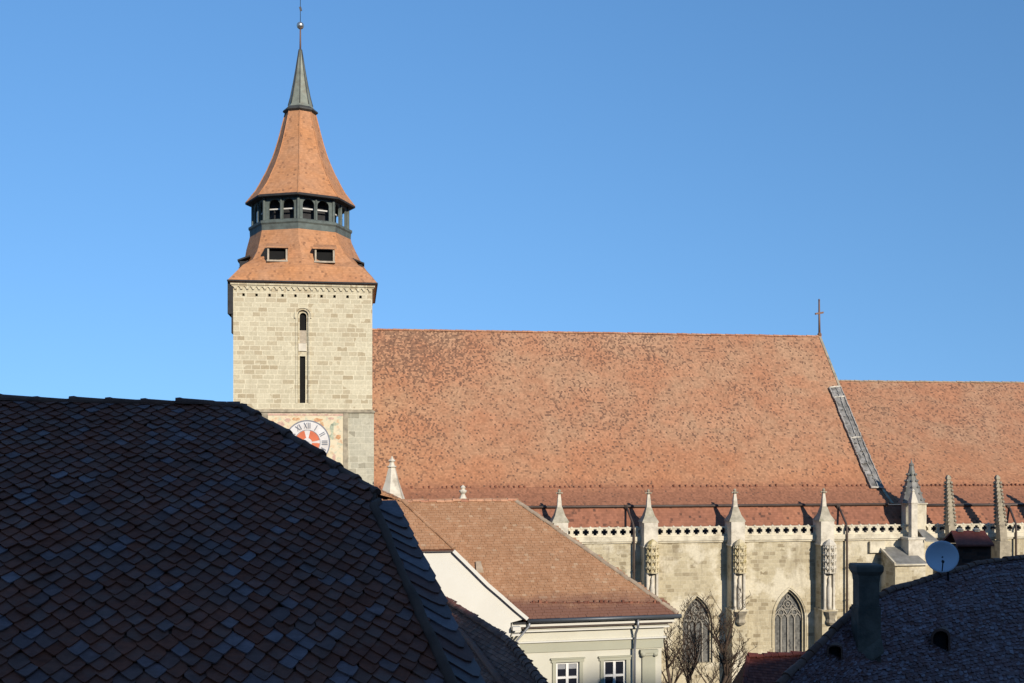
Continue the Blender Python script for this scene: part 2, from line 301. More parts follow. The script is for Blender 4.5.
class MB:
    def __init__(s): s.v = []; s.f = []; s.sm = []
    def add(s, vs, fs, smooth=False):
        n = len(s.v); s.v += [Vector(p) for p in vs]
        s.f += [[n + i for i in f] for f in fs]; s.sm += [smooth] * len(fs)
        return s
    def box(s, a, b):
        (x0, y0, z0), (x1, y1, z1) = a, b
        x0, x1 = min(x0, x1), max(x0, x1); y0, y1 = min(y0, y1), max(y0, y1); z0, z1 = min(z0, z1), max(z0, z1)
        return s.add([(x0, y0, z0), (x1, y0, z0), (x1, y1, z0), (x0, y1, z0), (x0, y0, z1), (x1, y0, z1), (x1, y1, z1), (x0, y1, z1)],
                     [(0, 3, 2, 1), (4, 5, 6, 7), (0, 1, 5, 4), (1, 2, 6, 5), (2, 3, 7, 6), (3, 0, 4, 7)])
    def prism(s, poly, d):
        poly = [Vector(p) for p in poly]; d = Vector(d); n = len(poly)
        return s.add(poly + [p + d for p in poly],
                     [list(range(n)), list(range(2 * n - 1, n - 1, -1))] + [(i, i + n, (i + 1) % n + n, (i + 1) % n) for i in range(n)])
    def rings(s, rings, cap=True, smooth=False):
        n = len(rings[0]); vs = [p for r in rings for p in r]; fs = []
        for k in range(len(rings) - 1):
            for i in range(n):
                j = (i + 1) % n
                fs.append((k * n + i, k * n + j, (k + 1) * n + j, (k + 1) * n + i))
        if cap: fs += [list(range(n - 1, -1, -1)), list(range((len(rings) - 1) * n, len(rings) * n))]
        return s.add(vs, fs, smooth)
    def lathe(s, c, prof, n=12, rot=0.0, smooth=False):
        """prof: (radius, z[, dx, dy])"""
        R = []
        for q in prof:
            dx = q[2] if len(q) > 2 else 0; dy = q[3] if len(q) > 3 else 0
            R.append([Vector((c[0] + dx + q[0] * cos(rot + 2 * pi * i / n), c[1] + dy + q[0] * sin(rot + 2 * pi * i / n), q[1])) for i in range(n)])
        return s.rings(R, True, smooth)
    def tube(s, pts, rad, n=8, smooth=True, squash=None):
        pts = [Vector(p) for p in pts]; R = []
        if not isinstance(rad, (list, tuple)): rad = [rad] * len(pts)
        prev = None
        for i, p in enumerate(pts):
            d = (pts[min(i + 1, len(pts) - 1)] - pts[max(i - 1, 0)]).normalized()
            if prev is None:
                a = Vector((0, 0, 1)) if abs(d.z) < 0.9 else Vector((1, 0, 0))
                x = d.cross(a).normalized()
            else: x = (prev - d * prev.dot(d)).normalized()
            prev = x; y = d.cross(x)
            R.append([p + (x * cos(2 * pi * k / n) + y * sin(2 * pi * k / n)) * rad[i] for k in range(n)])
        return s.rings(R, True, smooth)
    def bar(s, a, b, w, h, up=(0, 0, 1)):
        a = Vector(a); b = Vector(b); d = (b - a).normalized(); up = Vector(up)
        x = d.cross(up).normalized(); y = x.cross(d).normalized()
        R = [[p + x * (w / 2) * i + y * (h / 2) * j for i, j in ((-1, -1), (1, -1), (1, 1), (-1, 1))] for p in (a, b)]
        return s.rings(R)
    def build(s, name, mat, parent=None, base=None, recalc=True):
        base = Vector(base) if base is not None else Vector((0, 0, 0))
        me = bpy.data.meshes.new(name)
        me.from_pydata([tuple(p - base) for p in s.v], [], s.f)
        me.polygons.foreach_set('use_smooth', s.sm)
        me.update()
        if recalc:
            bm = bmesh.new(); bm.from_mesh(me)
            bmesh.ops.recalc_face_normals(bm, faces=bm.faces); bm.to_mesh(me); bm.free()
        uvl = me.uv_layers.new(name='UVMap').data
        Z = Vector((0, 0, 1))
        for p in me.polygons:
            n = p.normal
            if abs(n.z) > 0.985: h = Vector((1, 0, 0)); t = Vector((0, 1, 0))
            else:
                h = Z.cross(n).normalized(); t = n.cross(h)
                if t.z < 0: t = -t
                if h.x < -1e-4 or (abs(h.x) <= 1e-4 and h.y < 0): h = -h
            for li in p.loop_indices:
                c = me.vertices[me.loops[li].vertex_index].co
                uvl[li].uv = (c.dot(h), c.dot(t))
        me.materials.append(M[mat] if isinstance(mat, str) else mat)
        o = bpy.data.objects.new(name, me); COL.objects.link(o)
        if parent: o.parent = parent
        return o

def lerp(a, b, t): return a + (b - a) * t

def inside(p, poly):
    x, y = p; c = False; n = len(poly)
    for i in range(n):
        (x1, y1), (x2, y2) = poly[i], poly[(i + 1) % n]
        if (y1 > y) != (y2 > y) and x < (x2 - x1) * (y - y1) / (y2 - y1) + x1: c = not c
    return c

def tile_field(poly3, up, w, expo, point=0.0, thick=0.016, jit=1.0, lift=0.02, sag=0.0, seed=1, eu=None, odd=0.03):
    """lay single tiles on the plane of poly3 (n = its upper side); up = up-slope direction; point = depth of the pointed end"""
    rnd = random.Random(seed)
    p0 = Vector(poly3[0]); n = None
    n = (Vector(poly3[1]) - p0).cross(Vector(poly3[2]) - p0).normalized()
    if n.z < 0: n = -n
    ev = (Vector(up) - n * Vector(up).dot(n)).normalized(); e_u = ev.cross(n).normalized()
    P2 = [((Vector(p) - p0).dot(e_u), (Vector(p) - p0).dot(ev)) for p in poly3]
    u0, u1 = min(p[0] for p in P2), max(p[0] for p in P2); v0, v1 = min(p[1] for p in P2), max(p[1] for p in P2)
    mb = MB(); L = expo * 2.15
    nr = int((v1 - v0) / expo) + 2
    for r in range(-1, nr):
        drift = rnd.uniform(-0.012, 0.012) * jit
        for c in range(-1, int((u1 - u0) / w) + 2):
            uc = u0 + (c + (0.5 if r % 2 else 0.0)) * w + rnd.uniform(-0.008, 0.008) * jit + drift; vc = v0 + r * expo + rnd.uniform(-0.010, 0.010) * jit
            if not inside((uc, vc + expo * 0.4), P2): continue
            a = rnd.gauss(0, 0.018) * jit; tilt = rnd.gauss(0, 0.012) * jit; roll = rnd.gauss(0, 0.02) * jit
            if rnd.random() < odd: tilt += rnd.uniform(0.0, 0.10); a += rnd.gauss(0, 0.06); vc -= rnd.uniform(0, 0.05)
            hw = w * 0.485
            if point > 0:
                out = [(-hw, point), (-hw * 0.60, point * 0.54), (-hw * 0.20, point * 0.13), (0, 0), (hw * 0.20, point * 0.13), (hw * 0.60, point * 0.54), (hw, point), (hw, L), (-hw, L)]
                ne = 6
            else:
                out = [(-hw, 0), (hw, 0), (hw, L), (-hw, L)]; ne = 1
            top = []; bot = []
            ca, sa = cos(a), sin(a)
            for (x, y) in out:
                xx, yy = x * ca - y * sa, x * sa + y * ca
                h = lift + thick * 2.0 * (1 - y / L) + tilt * (L - y) * 0.5 + roll * x
                q = p0 + e_u * (uc + xx) + ev * (vc + yy) + n * h
                top.append(q); bot.append(q - n * thick)
            k = len(out)
            vs = top + bot[:ne + 1] + ([bot[-1], bot[-2]] if False else [])
            fs = [list(range(k))] + [(i, k + i, k + i + 1, i + 1) for i in range(ne)]
            mb.add(vs, fs)
    return mb

def ridge_caps(a, b, rad, length, seed=1, jit=1.0, taper=0.82, bumpy=0.0):
    """a row of overlapping half-round ridge tiles from a to b"""
    rnd = random.Random(seed); a = Vector(a); b = Vector(b); d = b - a; n = max(1, int(d.length / length)); mb = MB()
    d.normalize(); st = (b - a).length / n
    x = d.cross(Vector((0, 0, 1))).normalized(); y = x.cross(d).normalized()
    for i in range(n):
        p = a + d * (st * i) + y * rnd.uniform(-0.02, 0.02) * jit; q = p + d * st * 1.12
        r0 = rad; r1 = rad * taper
        R = []
        for (c, r) in ((p, r0), (lerp(p, q, 0.12), r0 * (1 + bumpy)), (lerp(p, q, 0.2), r0 * 0.97), (q, r1)):
            R.append([c + x * r * cos(t) + y * (r * sin(t)) for t in [pi * k / 8 for k in range(9)]] + [c - y * r * 0.3])
        mb.rings(R, True, False)
    return mb

def arch_pts(cu, hw, z0, zs, za, n=10, pointed=True):
    """outline of an arched opening, from its left foot up over the crown and down to the right foot"""
    L = [(cu - hw, z0)]; k = (za - zs) / hw
    if pointed and k > 1.02:
        R = (hw * hw + (za - zs) ** 2) / (2 * hw); cx = cu - hw + R
        a1 = math.asin(min(1, (za - zs) / R))
        for i in range(n + 1):
            t = a1 * i / n; L.append((cx - R * cos(t), zs + R * sin(t)))
    else:
        for i in range(n + 1):
            t = pi / 2 * i / n; L.append((cu - hw * cos(t), zs + (za - zs) * sin(t)))
    Rr = [(2 * cu - u, z) for u, z in reversed(L[:-1])]
    return L + Rr

def wall_open(u0, u1, z0, z1, ops, T, depth):
    """wall front with real arched holes; T(u, d, z) -> point, d = depth behind the face. ops: outlines from arch_pts"""
    mb = MB(); ops = sorted(ops, key=lambda o: o[0][0]); u = u0
    def q(a, b, c, d): mb.add([T(a, 0, c), T(b, 0, c), T(b, 0, d), T(a, 0, d)], [(0, 1, 2, 3)])
    for o in ops:
        ua, ub = o[0][0], o[-1][0]; zb = o[0][1]
        q(u, ua, z0, z1)
        if zb > z0 + 1e-4: q(ua, ub, z0, zb)
        top = o[1:-1]
        for (a, b) in zip(top[:-1], top[1:]):
            if b[0] - a[0] > 1e-5: mb.add([T(a[0], 0, a[1]), T(b[0], 0, b[1]), T(b[0], 0, z1), T(a[0], 0, z1)], [(0, 1, 2, 3)])
        ring = o + [o[0]]
        for (a, b) in zip(ring[:-1], ring[1:]):
            mb.add([T(a[0], 0, a[1]), T(b[0], 0, b[1]), T(b[0], depth, b[1]), T(a[0], depth, a[1])], [(0, 1, 2, 3)])
        u = ub
    q(u, u1, z0, z1)
    return mb

def arch_ring(cu, hw, z0, zs, za, wd, T, proud, back=0.0, pointed=True):
    i = arch_pts(cu, hw, z0, zs, za, 12, pointed); o = arch_pts(cu, hw + wd, z0, zs, za + wd * 1.25, 12, pointed)
    mb = MB(); n = len(i)
    vs = [T(u, -proud, z) for u, z in i] + [T(u, -proud, z) for u, z in o] + [T(u, back, z) for u, z in i] + [T(u, back, z) for u, z in o]
    fs = []
    for k in range(n - 1):
        fs += [(k, k + 1, n + k + 1, n + k), (n + k, n + k + 1, 3 * n + k + 1, 3 * n + k), (k, k + 1, 2 * n + k + 1, 2 * n + k)]
    mb.add(vs, fs); return mb

# ------------------------------------------------------------------ ground and an unseen hill behind the eye, its crest shaped for shade
def smooth(a, b, x):
    t = max(0.0, min(1.0, (x - a) / (b - a))); return t * t * (3 - 2 * t)
def ground_z(x, y): return -9.0 - 13.0 * smooth(8, 52, y)
xs = sorted(set([-3000, -1500, -700, -350, -200] + list(range(-140, 181, 10)) + [220, 350, 700, 1500, 3000]))
ys = sorted(set([-3000, -1500, -700, -350, -180, -100, -60] + list(range(-40, 161, 5)) + [180, 220, 350, 700, 1500, 3000, 5000]))
g = MB(); idx = {}
for j, y in enumerate(ys):
    for i, x in enumerate(xs): idx[i, j] = len(g.v); g.v.append(Vector((x, y, ground_z(x, y) + EYE)))
for j in range(len(ys) - 1):
    for i in range(len(xs) - 1):
        g.f.append([idx[i, j], idx[i + 1, j], idx[i + 1, j + 1], idx[i, j + 1]]); g.sm.append(True)
go = g.build('ground', 'paving'); go['kind'] = 'structure'

fh = MB(); rnd = random.Random(12); n_ = 60
for i in range(n_ + 1):
    x = -2600 + 5200 * i / n_; h = 14 + 22 * (0.5 + 0.5 * sin(i * 0.37)) + rnd.uniform(-4, 4)
    for (y, k) in ((1500, 0), (1620, .6), (1780, 1), (2000, .8), (2400, 0)): fh.v.append(Vector((x, y, lerp(-1, h + EYE, k) if k else -1)))
for i in range(n_):
    for j in range(4): fh.f.append([i * 5 + j, (i + 1) * 5 + j, (i + 1) * 5 + j + 1, i * 5 + j + 1]); fh.sm.append(True)
fo = fh.build('hills', 'forest_floor'); fo['kind'] = 'structure'

def crest(t):
    """height above the eye of the shadow edge where s = 16, for the lateral position t"""
    return 1.9 - 2.5 * smooth(19.0, 21.3, t) + 0.75 * (smooth(22.4, 23.8, t) - smooth(25.1, 26.0, t)) + 1.2 * smooth(28.5, 33, t) + 0.25 * sin(t * 1.7) * smooth(40, 60, abs(t - 15))  # dips shaped so the shade covers near roofs but misses the cream house
hl = MB(); T_ = [-900, -600, -400, -250, -160, -110, -80, -60] + [q * 2.0 for q in range(-25, 40)] + [85, 100, 130, 180, 260, 400, 600]
S_ = [-58, -66, -76, -88, -100, -112, -140, -190, -260, -340]
tan_el = tan(radians(SUN_EL)); thd = Vector((cos(radians(SUN_AZ)), sin(radians(SUN_AZ)), 0))
rnd = random.Random(4)
for t in T_:
    zc = crest(t) + 116 * tan_el
    fall = 1.0 - 0.75 * smooth(150, 800, abs(t))
    for s_ in S_:
        if s_ >= -100: z = -9.6 + (zc * fall + 9.6) * smooth(-56, -100, s_) ** 0.9
        else: z = lerp(zc * fall, -9.6, smooth(-104, -345, s_))
        if s_ != -100 and S_[0] > s_ > S_[-1]: z += rnd.uniform(-1.5, 0.5)
        p = sun_h * (-s_) + thd * t
        hl.v.append(Vector((p.x, p.y, z + EYE)))
ns = len(S_)
for i in range(len(T_) - 1):
    for j in range(ns - 1):
        hl.f.append([i * ns + j, (i + 1) * ns + j, (i + 1) * ns + j + 1, i * ns + j + 1]); hl.sm.append(True)
ho = hl.build('shade_hill', 'forest_floor'); ho['kind'] = 'structure'

# ================================================================== CHURCH
YAW = atan(0.143)
C = Frame(651, 100.0, YAW)
ZG = -22.0
church = C.root('church', 'long stone gothic church with a vast patchy orange tiled roof and a pierced parapet', 'church', (C.at(700, 600, 0).x, 0, ZG))
cb = C.base
TU = lambda u, d, z: Vector((u, d, z))
z_bal_t, z_bal_b, z_cor_b = -7.0, -7.86, -8.28
uL = C.at(330, 500, 2).x; uR = C.at(1180, 520, 0).x

# front wall with two tall pointed windows
wins = []
for cx, hwpx, ya, ys_ in ((697, 16.5, 596, 625), (789.5, 17.0, 589.5, 619)):
    p = C.at(cx, ya, 0); hw = hwpx * 100 / F * (C.at(cx, ya, 0) - C.cam).y / 100 * 1.0
    wins.append((p.x, hw, -19.5, C.at(cx, ys_, 0).z, p.z))
w = wall_open(uL, uR, ZG, z_bal_b, [arch_pts(*q) for q in wins], TU, 0.75)
w.box((uL, 0.75, ZG), (uR, 37.5, z_bal_b - 0.01))
w.build('wall', 'church_stone', church, cb)
MB().box((uL, -0.28, z_cor_b), (uR, -0.004, z_bal_b)).box((uL, -0.16, z_cor_b - 0.16), (uR, -0.003, z_cor_b - 0.002)).build('cornice', 'pale_stone', church, cb)

# pierced parapet: crosses cut through, notched top
bal = MB(); pitch = 0.86; nunit = int((uR - uL) / pitch); dz = (z_bal_t - z_bal_b) / 6; du = pitch / 6
rows = ["######", "##..##", "#....#", "#....#", "##..##", "######"]      # bottom to top; dots are holes
for k in range(nunit):
    u = uL + k * pitch
    for r, row in enumerate(rows):
        c = 0
        while c < 6:
            if row[c] == '#':
                e = c
                while e < 6 and row[e] == '#': e += 1
                bal.box((u + c * du, -0.02, z_bal_b + r * dz + 0.002), (u + e * du, 0.16, z_bal_b + (r + 1) * dz + 0.002)); c = e
            else: c += 1
    bal.lathe((u, 0.07), [(0.16, z_bal_t - 0.12), (0.13, z_bal_t + 0.03), (0.02, z_bal_t + 0.10)], 6)
bal.build('balustrade', 'pale_stone', church, cb)

# aisle roof strip, gutter, the great roof with its bell-cast foot
GU_V = 2.4
zg = C.at(651, 506, GU_V).z
ar = MB(); ar.prism([(uL, 1.15, z_bal_b + 0.72), (uL, GU_V, zg - 0.05), (uL, GU_V, z_bal_b), (uL, 1.15, z_bal_b)], (uR - uL, 0, 0))
MB().box((uL, 0.95, z_bal_b), (uR, 1.146, z_bal_b + 0.70)).build('shade_backing', 'dark_wood', church, cb)  # dark backing, stands for the shadowed gap behind the parapet holes
ar.build('aisle_roof', 'aisle_tile', church, cb)
RV = 19.3
zridge = 0.5 * (C.at(420, 331.5, RV).z + C.at(800, 335.5, RV).z)
brk = C.at(651, 487.5, GU_V + 2.3)
def cross_section(zr, rv):
    """front eave, bell-cast break, ridge and the same mirrored behind"""
    f = [(GU_V - 0.1, zg + 0.02), (GU_V + 1.1, lerp(zg, brk.z, 0.46)), (GU_V + 1.75, lerp(zg, brk.z, 0.74)), (GU_V + 2.25, brk.z + 0.05), (GU_V + 2.75, brk.z + 0.58)]
    q = []
    for k in range(1, 7):
        t = k / 6; sag = -0.22 * sin(pi * t)
        q.append((lerp(f[-1][0], rv, t), lerp(f[-1][1], zr, t) + sag))
    fr = f + q
    return fr + [(2 * rv - v, z) for v, z in reversed(fr[:-1])]
def long_roof(u0f, u1f, zr, rv):
    cs = cross_section(zr, rv); n = len(cs); vs = []; mb = MB(); N = 16
    rr = random.Random(11); wob = [rr.uniform(-0.07, 0.07) for _ in range(N + 1)]
    for k in range(N + 1):
        for v, z in cs:
            t = (z - zg) / (zr - zg); u = lerp(u0f(t), u1f(t), k / N)
            vs.append((u, v, z + wob[k] * (1 if t > 0.3 else 0.3)))
    fs = []
    for k in range(N):
        for i in range(n - 1): fs.append((k * n + i, (k + 1) * n + i, (k + 1) * n + i + 1, k * n + i + 1))
    fs += [list(range(n)), [N * n + i for i in range(n - 1, -1, -1)]]
    return mb.add(vs, fs)
ub = C.at(893, 505, GU_V).x; ut = C.at(820.5, 336, RV).x
nave_end = lambda t: lerp(ub, ut, max(0, min(1, t)))
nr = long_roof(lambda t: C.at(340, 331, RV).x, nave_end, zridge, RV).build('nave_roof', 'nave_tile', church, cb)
zc_r = C.at(930, 382, RV).z
long_roof(lambda t: nave_end(t) - 1.0, lambda t: uR, zc_r, RV).build('choir_roof', 'nave_tile', church, cb)
# ridges
ridge_caps((C.at(340, 331, RV).x, RV, zridge - 0.02), (ut, RV, zridge - 0.02), 0.19, 0.55, 3).build('ridge_cap', 'ridge_tile', nr)
nr_cap = bpy.data.objects['ridge_cap']
ridge_caps((ut + 1.2, RV, zc_r - 0.02), (uR, RV, zc_r - 0.02), 0.17, 0.55, 5).build('ridge_cap', 'mortar', bpy.data.objects['choir_roof'], cb)
for v in nr_cap.data.vertices: v.co -= cb
# weathered verge of the nave roof
cs = cross_section(zridge, RV); fr = cs[:11]
vg = MB(); pts = [Vector((nave_end((z - zg) / (zridge - zg)) - 0.10, v, z + 0.06)) for v, z in fr]
for a, b in zip(pts[:-1], pts[1:]): vg.bar(a, b, 0.24, 0.12)
vg.build('verge', 'weathered_stone', nr, cb)
# metal flashing strip beside the verge
def on_nave(y, back):
    """point of the nave roof near the verge, on picture row y, 'back' metres in from the verge"""
    lo, hi = 0.0, 1.0
    for _ in range(40):
        m = (lo + hi) / 2
        z = lerp(zg, zridge, m); v = None
        for (v0, z0), (v1, z1) in zip(fr[:-1], fr[1:]):
            if z0 <= z <= z1 or (v is None and z1 >= z): v = lerp(v0, v1, (z - z0) / (z1 - z0) if z1 != z0 else 0); break
        if v is None: v = fr[-1][0]
        p = Vector((nave_end(m) - back, v, z)); d = p - C.cam
        D = (C.world(p)).y; py = HZ - p.z * F / D
        if py > y: lo = m
        else: hi = m
    return p
fl = MB(); fll = MB(); nseg = 10
A = [on_nave(lerp(489, 388, k / nseg), 0.10) for k in range(nseg + 1)]; B = [on_nave(lerp(489, 389, k / nseg), 1.35) for k in range(nseg + 1)]
up = Vector((0, -0.1, 0.12))
for k in range(nseg):
    fl.prism([A[k] + up, B[k] + up, B[k + 1] + up * 1.1, A[k + 1] + up * 1.1], (0, 0.12, -0.12))
rr = random.Random(17)
J = lambda: Vector((rr.uniform(-.06, .06), rr.uniform(-.04, .04), rr.uniform(-.03, .03)))
for P, keep in ((A, 1), (B, 1), ([lerp(a, b, 0.42) for a, b in zip(A, B)], 1)):
    for a, b in zip(P[:-1], P[1:]):
        m = lerp(a, b, rr.uniform(.35, .65))
        for p, q in ((a, m), (m, b)):
            if rr.random() < keep: fll.bar(p + up * 1.3 + J(), q + up * 1.3 + J(), rr.uniform(.03, .12), 0.14)
for k in (0, 5, 9, 10): fll.bar(A[k] + up * 1.5 + J(), B[k] + up * 1.5 + J(), rr.uniform(.08, .16), 0.14)
for k in range(26):
    t = rr.uniform(0, nseg - 1); i = int(t); a = lerp(A[i], A[i + 1], t - i); b = lerp(B[i], B[i + 1], t - i); p = lerp(a, b, rr.uniform(.1, .9)) + up * 1.2
    fl.bar(p, p + (b - a) * rr.uniform(.12, .3) + J(), rr.uniform(.15, .4), 0.05)
flo = fl.build('flashing', 'flashing', church, cb); fll.build('seam', 'flash_light', flo, cb)
# gutters and snow guards
gt = MB(); gt.tube([(uL, GU_V - 0.22, zg - 0.02), (ub - 0.6, GU_V - 0.22, zg + 0.02)], 0.12, 8); gt.build('gutter', 'gutter', church, cb)
MB().tube([(ub + 1.6, GU_V - 0.22, zg - 0.12), (uR, GU_V - 0.22, zg - 0.12)], 0.13, 8).build('gutter', 'gutter', church, cb)
sg = MB(); u = uL; rr = random.Random(2)
while u < ub - 0.3:
    h = rr.uniform(0.16, 0.30); z = brk.z + 0.06; v = GU_V + 2.3
    if rr.random() < 0.8: sg.box((u, v - 0.12, z - 0.06), (u + rr.uniform(0.08, 0.16), v + 0.02, z + h * 0.8))
    u += rr.choice((0.42, 0.5, 0.5, 0.62))
sg.bar((uL, GU_V + 2.24, brk.z + 0.03), (ub, GU_V + 2.24, brk.z + 0.03), 0.04, 0.05)
sg.build('snow_guard', 'brown_tile', church, cb)
sg = MB(); u = ub + 2
while u < uR:
    sg.box((u, GU_V + 2.1, brk.z + 0.0), (u + 0.1, GU_V + 2.26, brk.z + rr.uniform(0.14, 0.24))); u += 0.45
sg.bar((ub + 2, GU_V + 2.2, brk.z + 0.06), (uR, GU_V + 2.2, brk.z + 0.06), 0.04, 0.05)
sg.build('snow_guard', 'brown_tile', church, cb)
# downpipes from the gutter to the ground
for (gx, px) in ((626, 634), (838, 847), (1008, 1016)):
    a = C.at(gx, 507, GU_V - 0.2); b = C.at(px, 529, -0.36); dp = MB()
    dp.tube([a, a + Vector((0.05, -0.25, -0.15)), lerp(a, b, 0.8) + Vector((0, -0.2, 0.1)), b, b + Vector((0, 0, -0.5)), (b.x, -0.36, ZG)], 0.105, 8)
    for z in range(-20, -8, 3): dp.lathe((b.x, -0.36), [(0.14, z), (0.14, z + 0.14)], 8)
    dp.lathe((a.x, a.y), [(0.12, a.z - 0.3), (0.24, a.z + 0.05), (0.24, a.z + 0.2)], 8)
    dp.build('downpipe', 'gutter', church, cb)
# cross on the ridge end
cr = MB(); p = Vector((C.at(819.5, 336, RV).x, RV, zridge)); top = C.at(818, 300, RV)
cr.tube([p, (p.x - 0.05, RV, top.z)], [0.13, 0.09], 6); zb = C.at(819, 313.5, RV).z
cr.bar((p.x - 0.5, RV, zb - 0.05), (p.x + 0.45, RV, zb + 0.12), 0.2, 0.2); cr.lathe((p.x, RV), [(0.05, zridge), (0.26, zridge + 0.15), (0.22, zridge + 0.35), (0.08, zridge + 0.5)], 8)
cr.lathe((p.x - 0.05, RV), [(0.02, top.z - 0.1), (0.13, top.z), (0.02, top.z + 0.15)], 6)
cr.build('ridge_cross', 'rust', church, cb)

def pinnacle_cap(mb, u, v, zb, zt, hw, n=4, rot=pi / 4, crockets=True):
    r = hw * sqrt(2) if n == 4 else hw
    H = zt - zb
    mb.lathe((u, v), [(r * 1.0, zb), (r * 0.72, zb + H * 0.16), (r * 0.40, zb + H * 0.42), (r * 0.16, zb + H * 0.74), (r * 0.10, zb + H * 0.86)], n, rot)
    mb.lathe((u, v), [(r * 0.10, zb + H * 0.84), (r * 0.22, zb + H * 0.89), (r * 0.10, zb + H * 0.93), (r * 0.16, zb + H * 0.96), (0.01, zt)], 6)
# tall buttresses, each with its block, cap, canopy and statue niche
def buttress(px, kind, y_top, y_cap, lich):
    u = C.at(px, 540, -1.3).x; hw = 0.62
    zcap = C.at(px, y_cap, -0.7).z; zfin = C.at(px, y_top, -0.7).z
    zled = C.at(px, 609, -1.3).z
    b = MB()
    b.box((u - hw, -1.3, zled), (u + hw, -0.004, zcap - 2.05)); b.box((u - hw - 0.10, -1.75, ZG), (u + hw + 0.10, -0.004, zled - 0.15))
    b.box((u - hw - 0.16, -1.85, zled - 0.15), (u + hw + 0.16, -0.005, zled))
    bo = b.build('buttress', 'church_stone', church, cb)
    t = MB(); t.box((u - hw - 0.02, -1.34, zcap - 2.05), (u + hw + 0.02, 0.45, zcap)); t.box((u - hw - 0.1, -1.42, zcap - 2.2), (u + hw + 0.1, -0.006, zcap - 2.05))
    t.build('block', 'white_stone', bo, cb)
    c = MB(); c.lathe((u, -0.45), [(hw * 1.75, zcap + 0.002), (hw * 1.7, zcap + 0.12), (hw * 1.05, zcap + 0.62), (hw * 0.55, zcap + 1.35)], 4, pi / 4)
    c.build('pinnacle_cap', 'cap_stone', bo, cb)
    f = MB(); H = zfin - zcap - 1.2
    f.lathe((u, -0.45), [(0.30, zcap + 1.2), (0.24, zcap + 1.2 + H * 0.4), (0.14, zcap + 1.2 + H * 0.75)], 4, pi / 4)
    f.build('finial', 'white_stone', bo, cb)
    k = MB(); zz = zcap + 1.2 + H * 0.72
    k.lathe((u, -0.45), [(0.10, zz), (0.27, zz + H * 0.07), (0.12, zz + H * 0.13), (0.17, zz + H * 0.2), (0.02, zz + H * 0.28)], 6); k.bar((u - 0.30, -0.45, zz + H * .08), (u + 0.30, -0.45, zz + H * .08), .12, .12)
    k.build('finial_flower', 'weathered_stone', bo, cb)
    if kind == 'plain': return bo
    # openwork canopy: a dark core, slender shafts and three tiers of gablets
    v = -1.72; zt = C.at(px, 541, v).z; zb = C.at(px, 573, v).z; ca = MB(); r = 0.56
    ca.lathe((u + .03, v), [(0.30, zb), (0.30, zt - 0.4)], 8)
    ca.lathe((u + .03, v), [(r, zt - 0.45), (r * 1.05, zt - 0.35), (r * 0.75, zt - 0.1), (r * 0.3, zt + 0.1), (0.03, zt + 0.18)], 8, pi / 8)
    for ti in range(4):
        z0 = lerp(zb, zt - 0.45, ti / 4); z1 = lerp(zb, zt - 0.45, (ti + 1) / 4); h = z1 - z0
        ca.lathe((u + .03, v), [(r * 0.98, z0), (r * 1.0, z0 + h * 0.16)], 8, pi / 8)
        for i in range(8):
            a = pi / 8 + i * pi / 4; x, y = u + .03 + r * 0.92 * cos(a), v + r * 0.92 * sin(a)
            ca.box((x - 0.05, y - 0.05, z0), (x + 0.05, y + 0.05, z1))
            a += pi / 8; x, y = u + .03 + r * 0.9 * cos(a), v + r * 0.9 * sin(a)
            ca.lathe((x, y), [(0.06, z1 - h * 0.45), (0.17, z1 - h * 0.22), (0.02, z1 + h * 0.1)], 5)
    ca.build('canopy', 'lichen_stone' if lich else 'white_stone', bo, cb)
    st = MB(); z0 = zled; z1 = zb
    st.box((u - 0.36, -1.5, z0), (u + 0.42, -1.3, z1)); 
    for dx in (-0.40, 0.46): st.lathe((u + dx, -1.62), [(0.17, z0), (0.13, z0 + 0.25), (0.13, z1 - 0.25), (0.18, z1)], 8)
    st.lathe((u + 0.03, -1.66), [(0.25, z0), (0.2, z0 + 0.4), (0.24, z0 + (z1 - z0) * 0.55), (0.12, z0 + (z1 - z0) * 0.72), (0.15, z0 + (z1 - z0) * 0.82), (0.03, z0 + (z1 - z0) * 0.92)], 8, 0, True)
    st.build('statue_niche', 'white_stone', bo, cb)
    cc = MB(); cc.lathe((u + .03, -1.95), [(0.25, zled - 1.35), (0.46, zled - 1.1), (0.36, zled - 0.8), (0.44, zled - 0.45), (0.6, zled - 0.15)], 7, pi / 8)
    cc.build('corbel', 'weathered_stone', bo, cb)
    return bo
buttress(561, 'plain', 489, 522.5, True)
buttress(651, 'canopy', 489, 522.5, True)
buttress(738, 'canopy', 488.5, 521.5, True)
buttress(827.5, 'canopy', 488, 521, False)
# the two pinnacles that show over the ridge of the cream house
tp = MB(); u = C.at(392, 500, -2.5).x; zt = C.at(392, 456, -2.5).z; zb_ = C.at(392, 500, -2.5).z
tp.box((u - 1.0, -3.4, ZG), (u + 1.0, -0.004, zb_ - 0.3))
tp.lathe((u, -2.5), [(1.3, zb_ - 0.3), (1.05, zb_ + 0.4), (0.62, zb_ + 1.6), (0.36, zb_ + 2.6), (0.30, zb_ + 2.75), (0.44, zb_ + 2.85), (0.28, zb_ + 2.95), (0.18, zt - 0.55), (0.34, zt - 0.4), (0.16, zt - 0.25), (0.03, zt)], 6, 0.3)
tp.build('pinnacle', 'white_stone', church, cb)
tp = MB(); u = C.at(463, 500, -1).x; zt = C.at(463, 485, -1).z
tp.box((u - 0.6, -1.6, ZG), (u + 0.6, -0.004, zt - 2.2)); tp.lathe((u, -1), [(0.8, zt - 2.2), (0.35, zt - 1.2), (0.16, zt - 0.8), (0.32, zt - 0.62), (0.36, zt - 0.5), (0.15, zt - 0.38), (0.25, zt - 0.2), (0.03, zt)], 8)
tp.build('pinnacle', 'white_stone', church, cb)

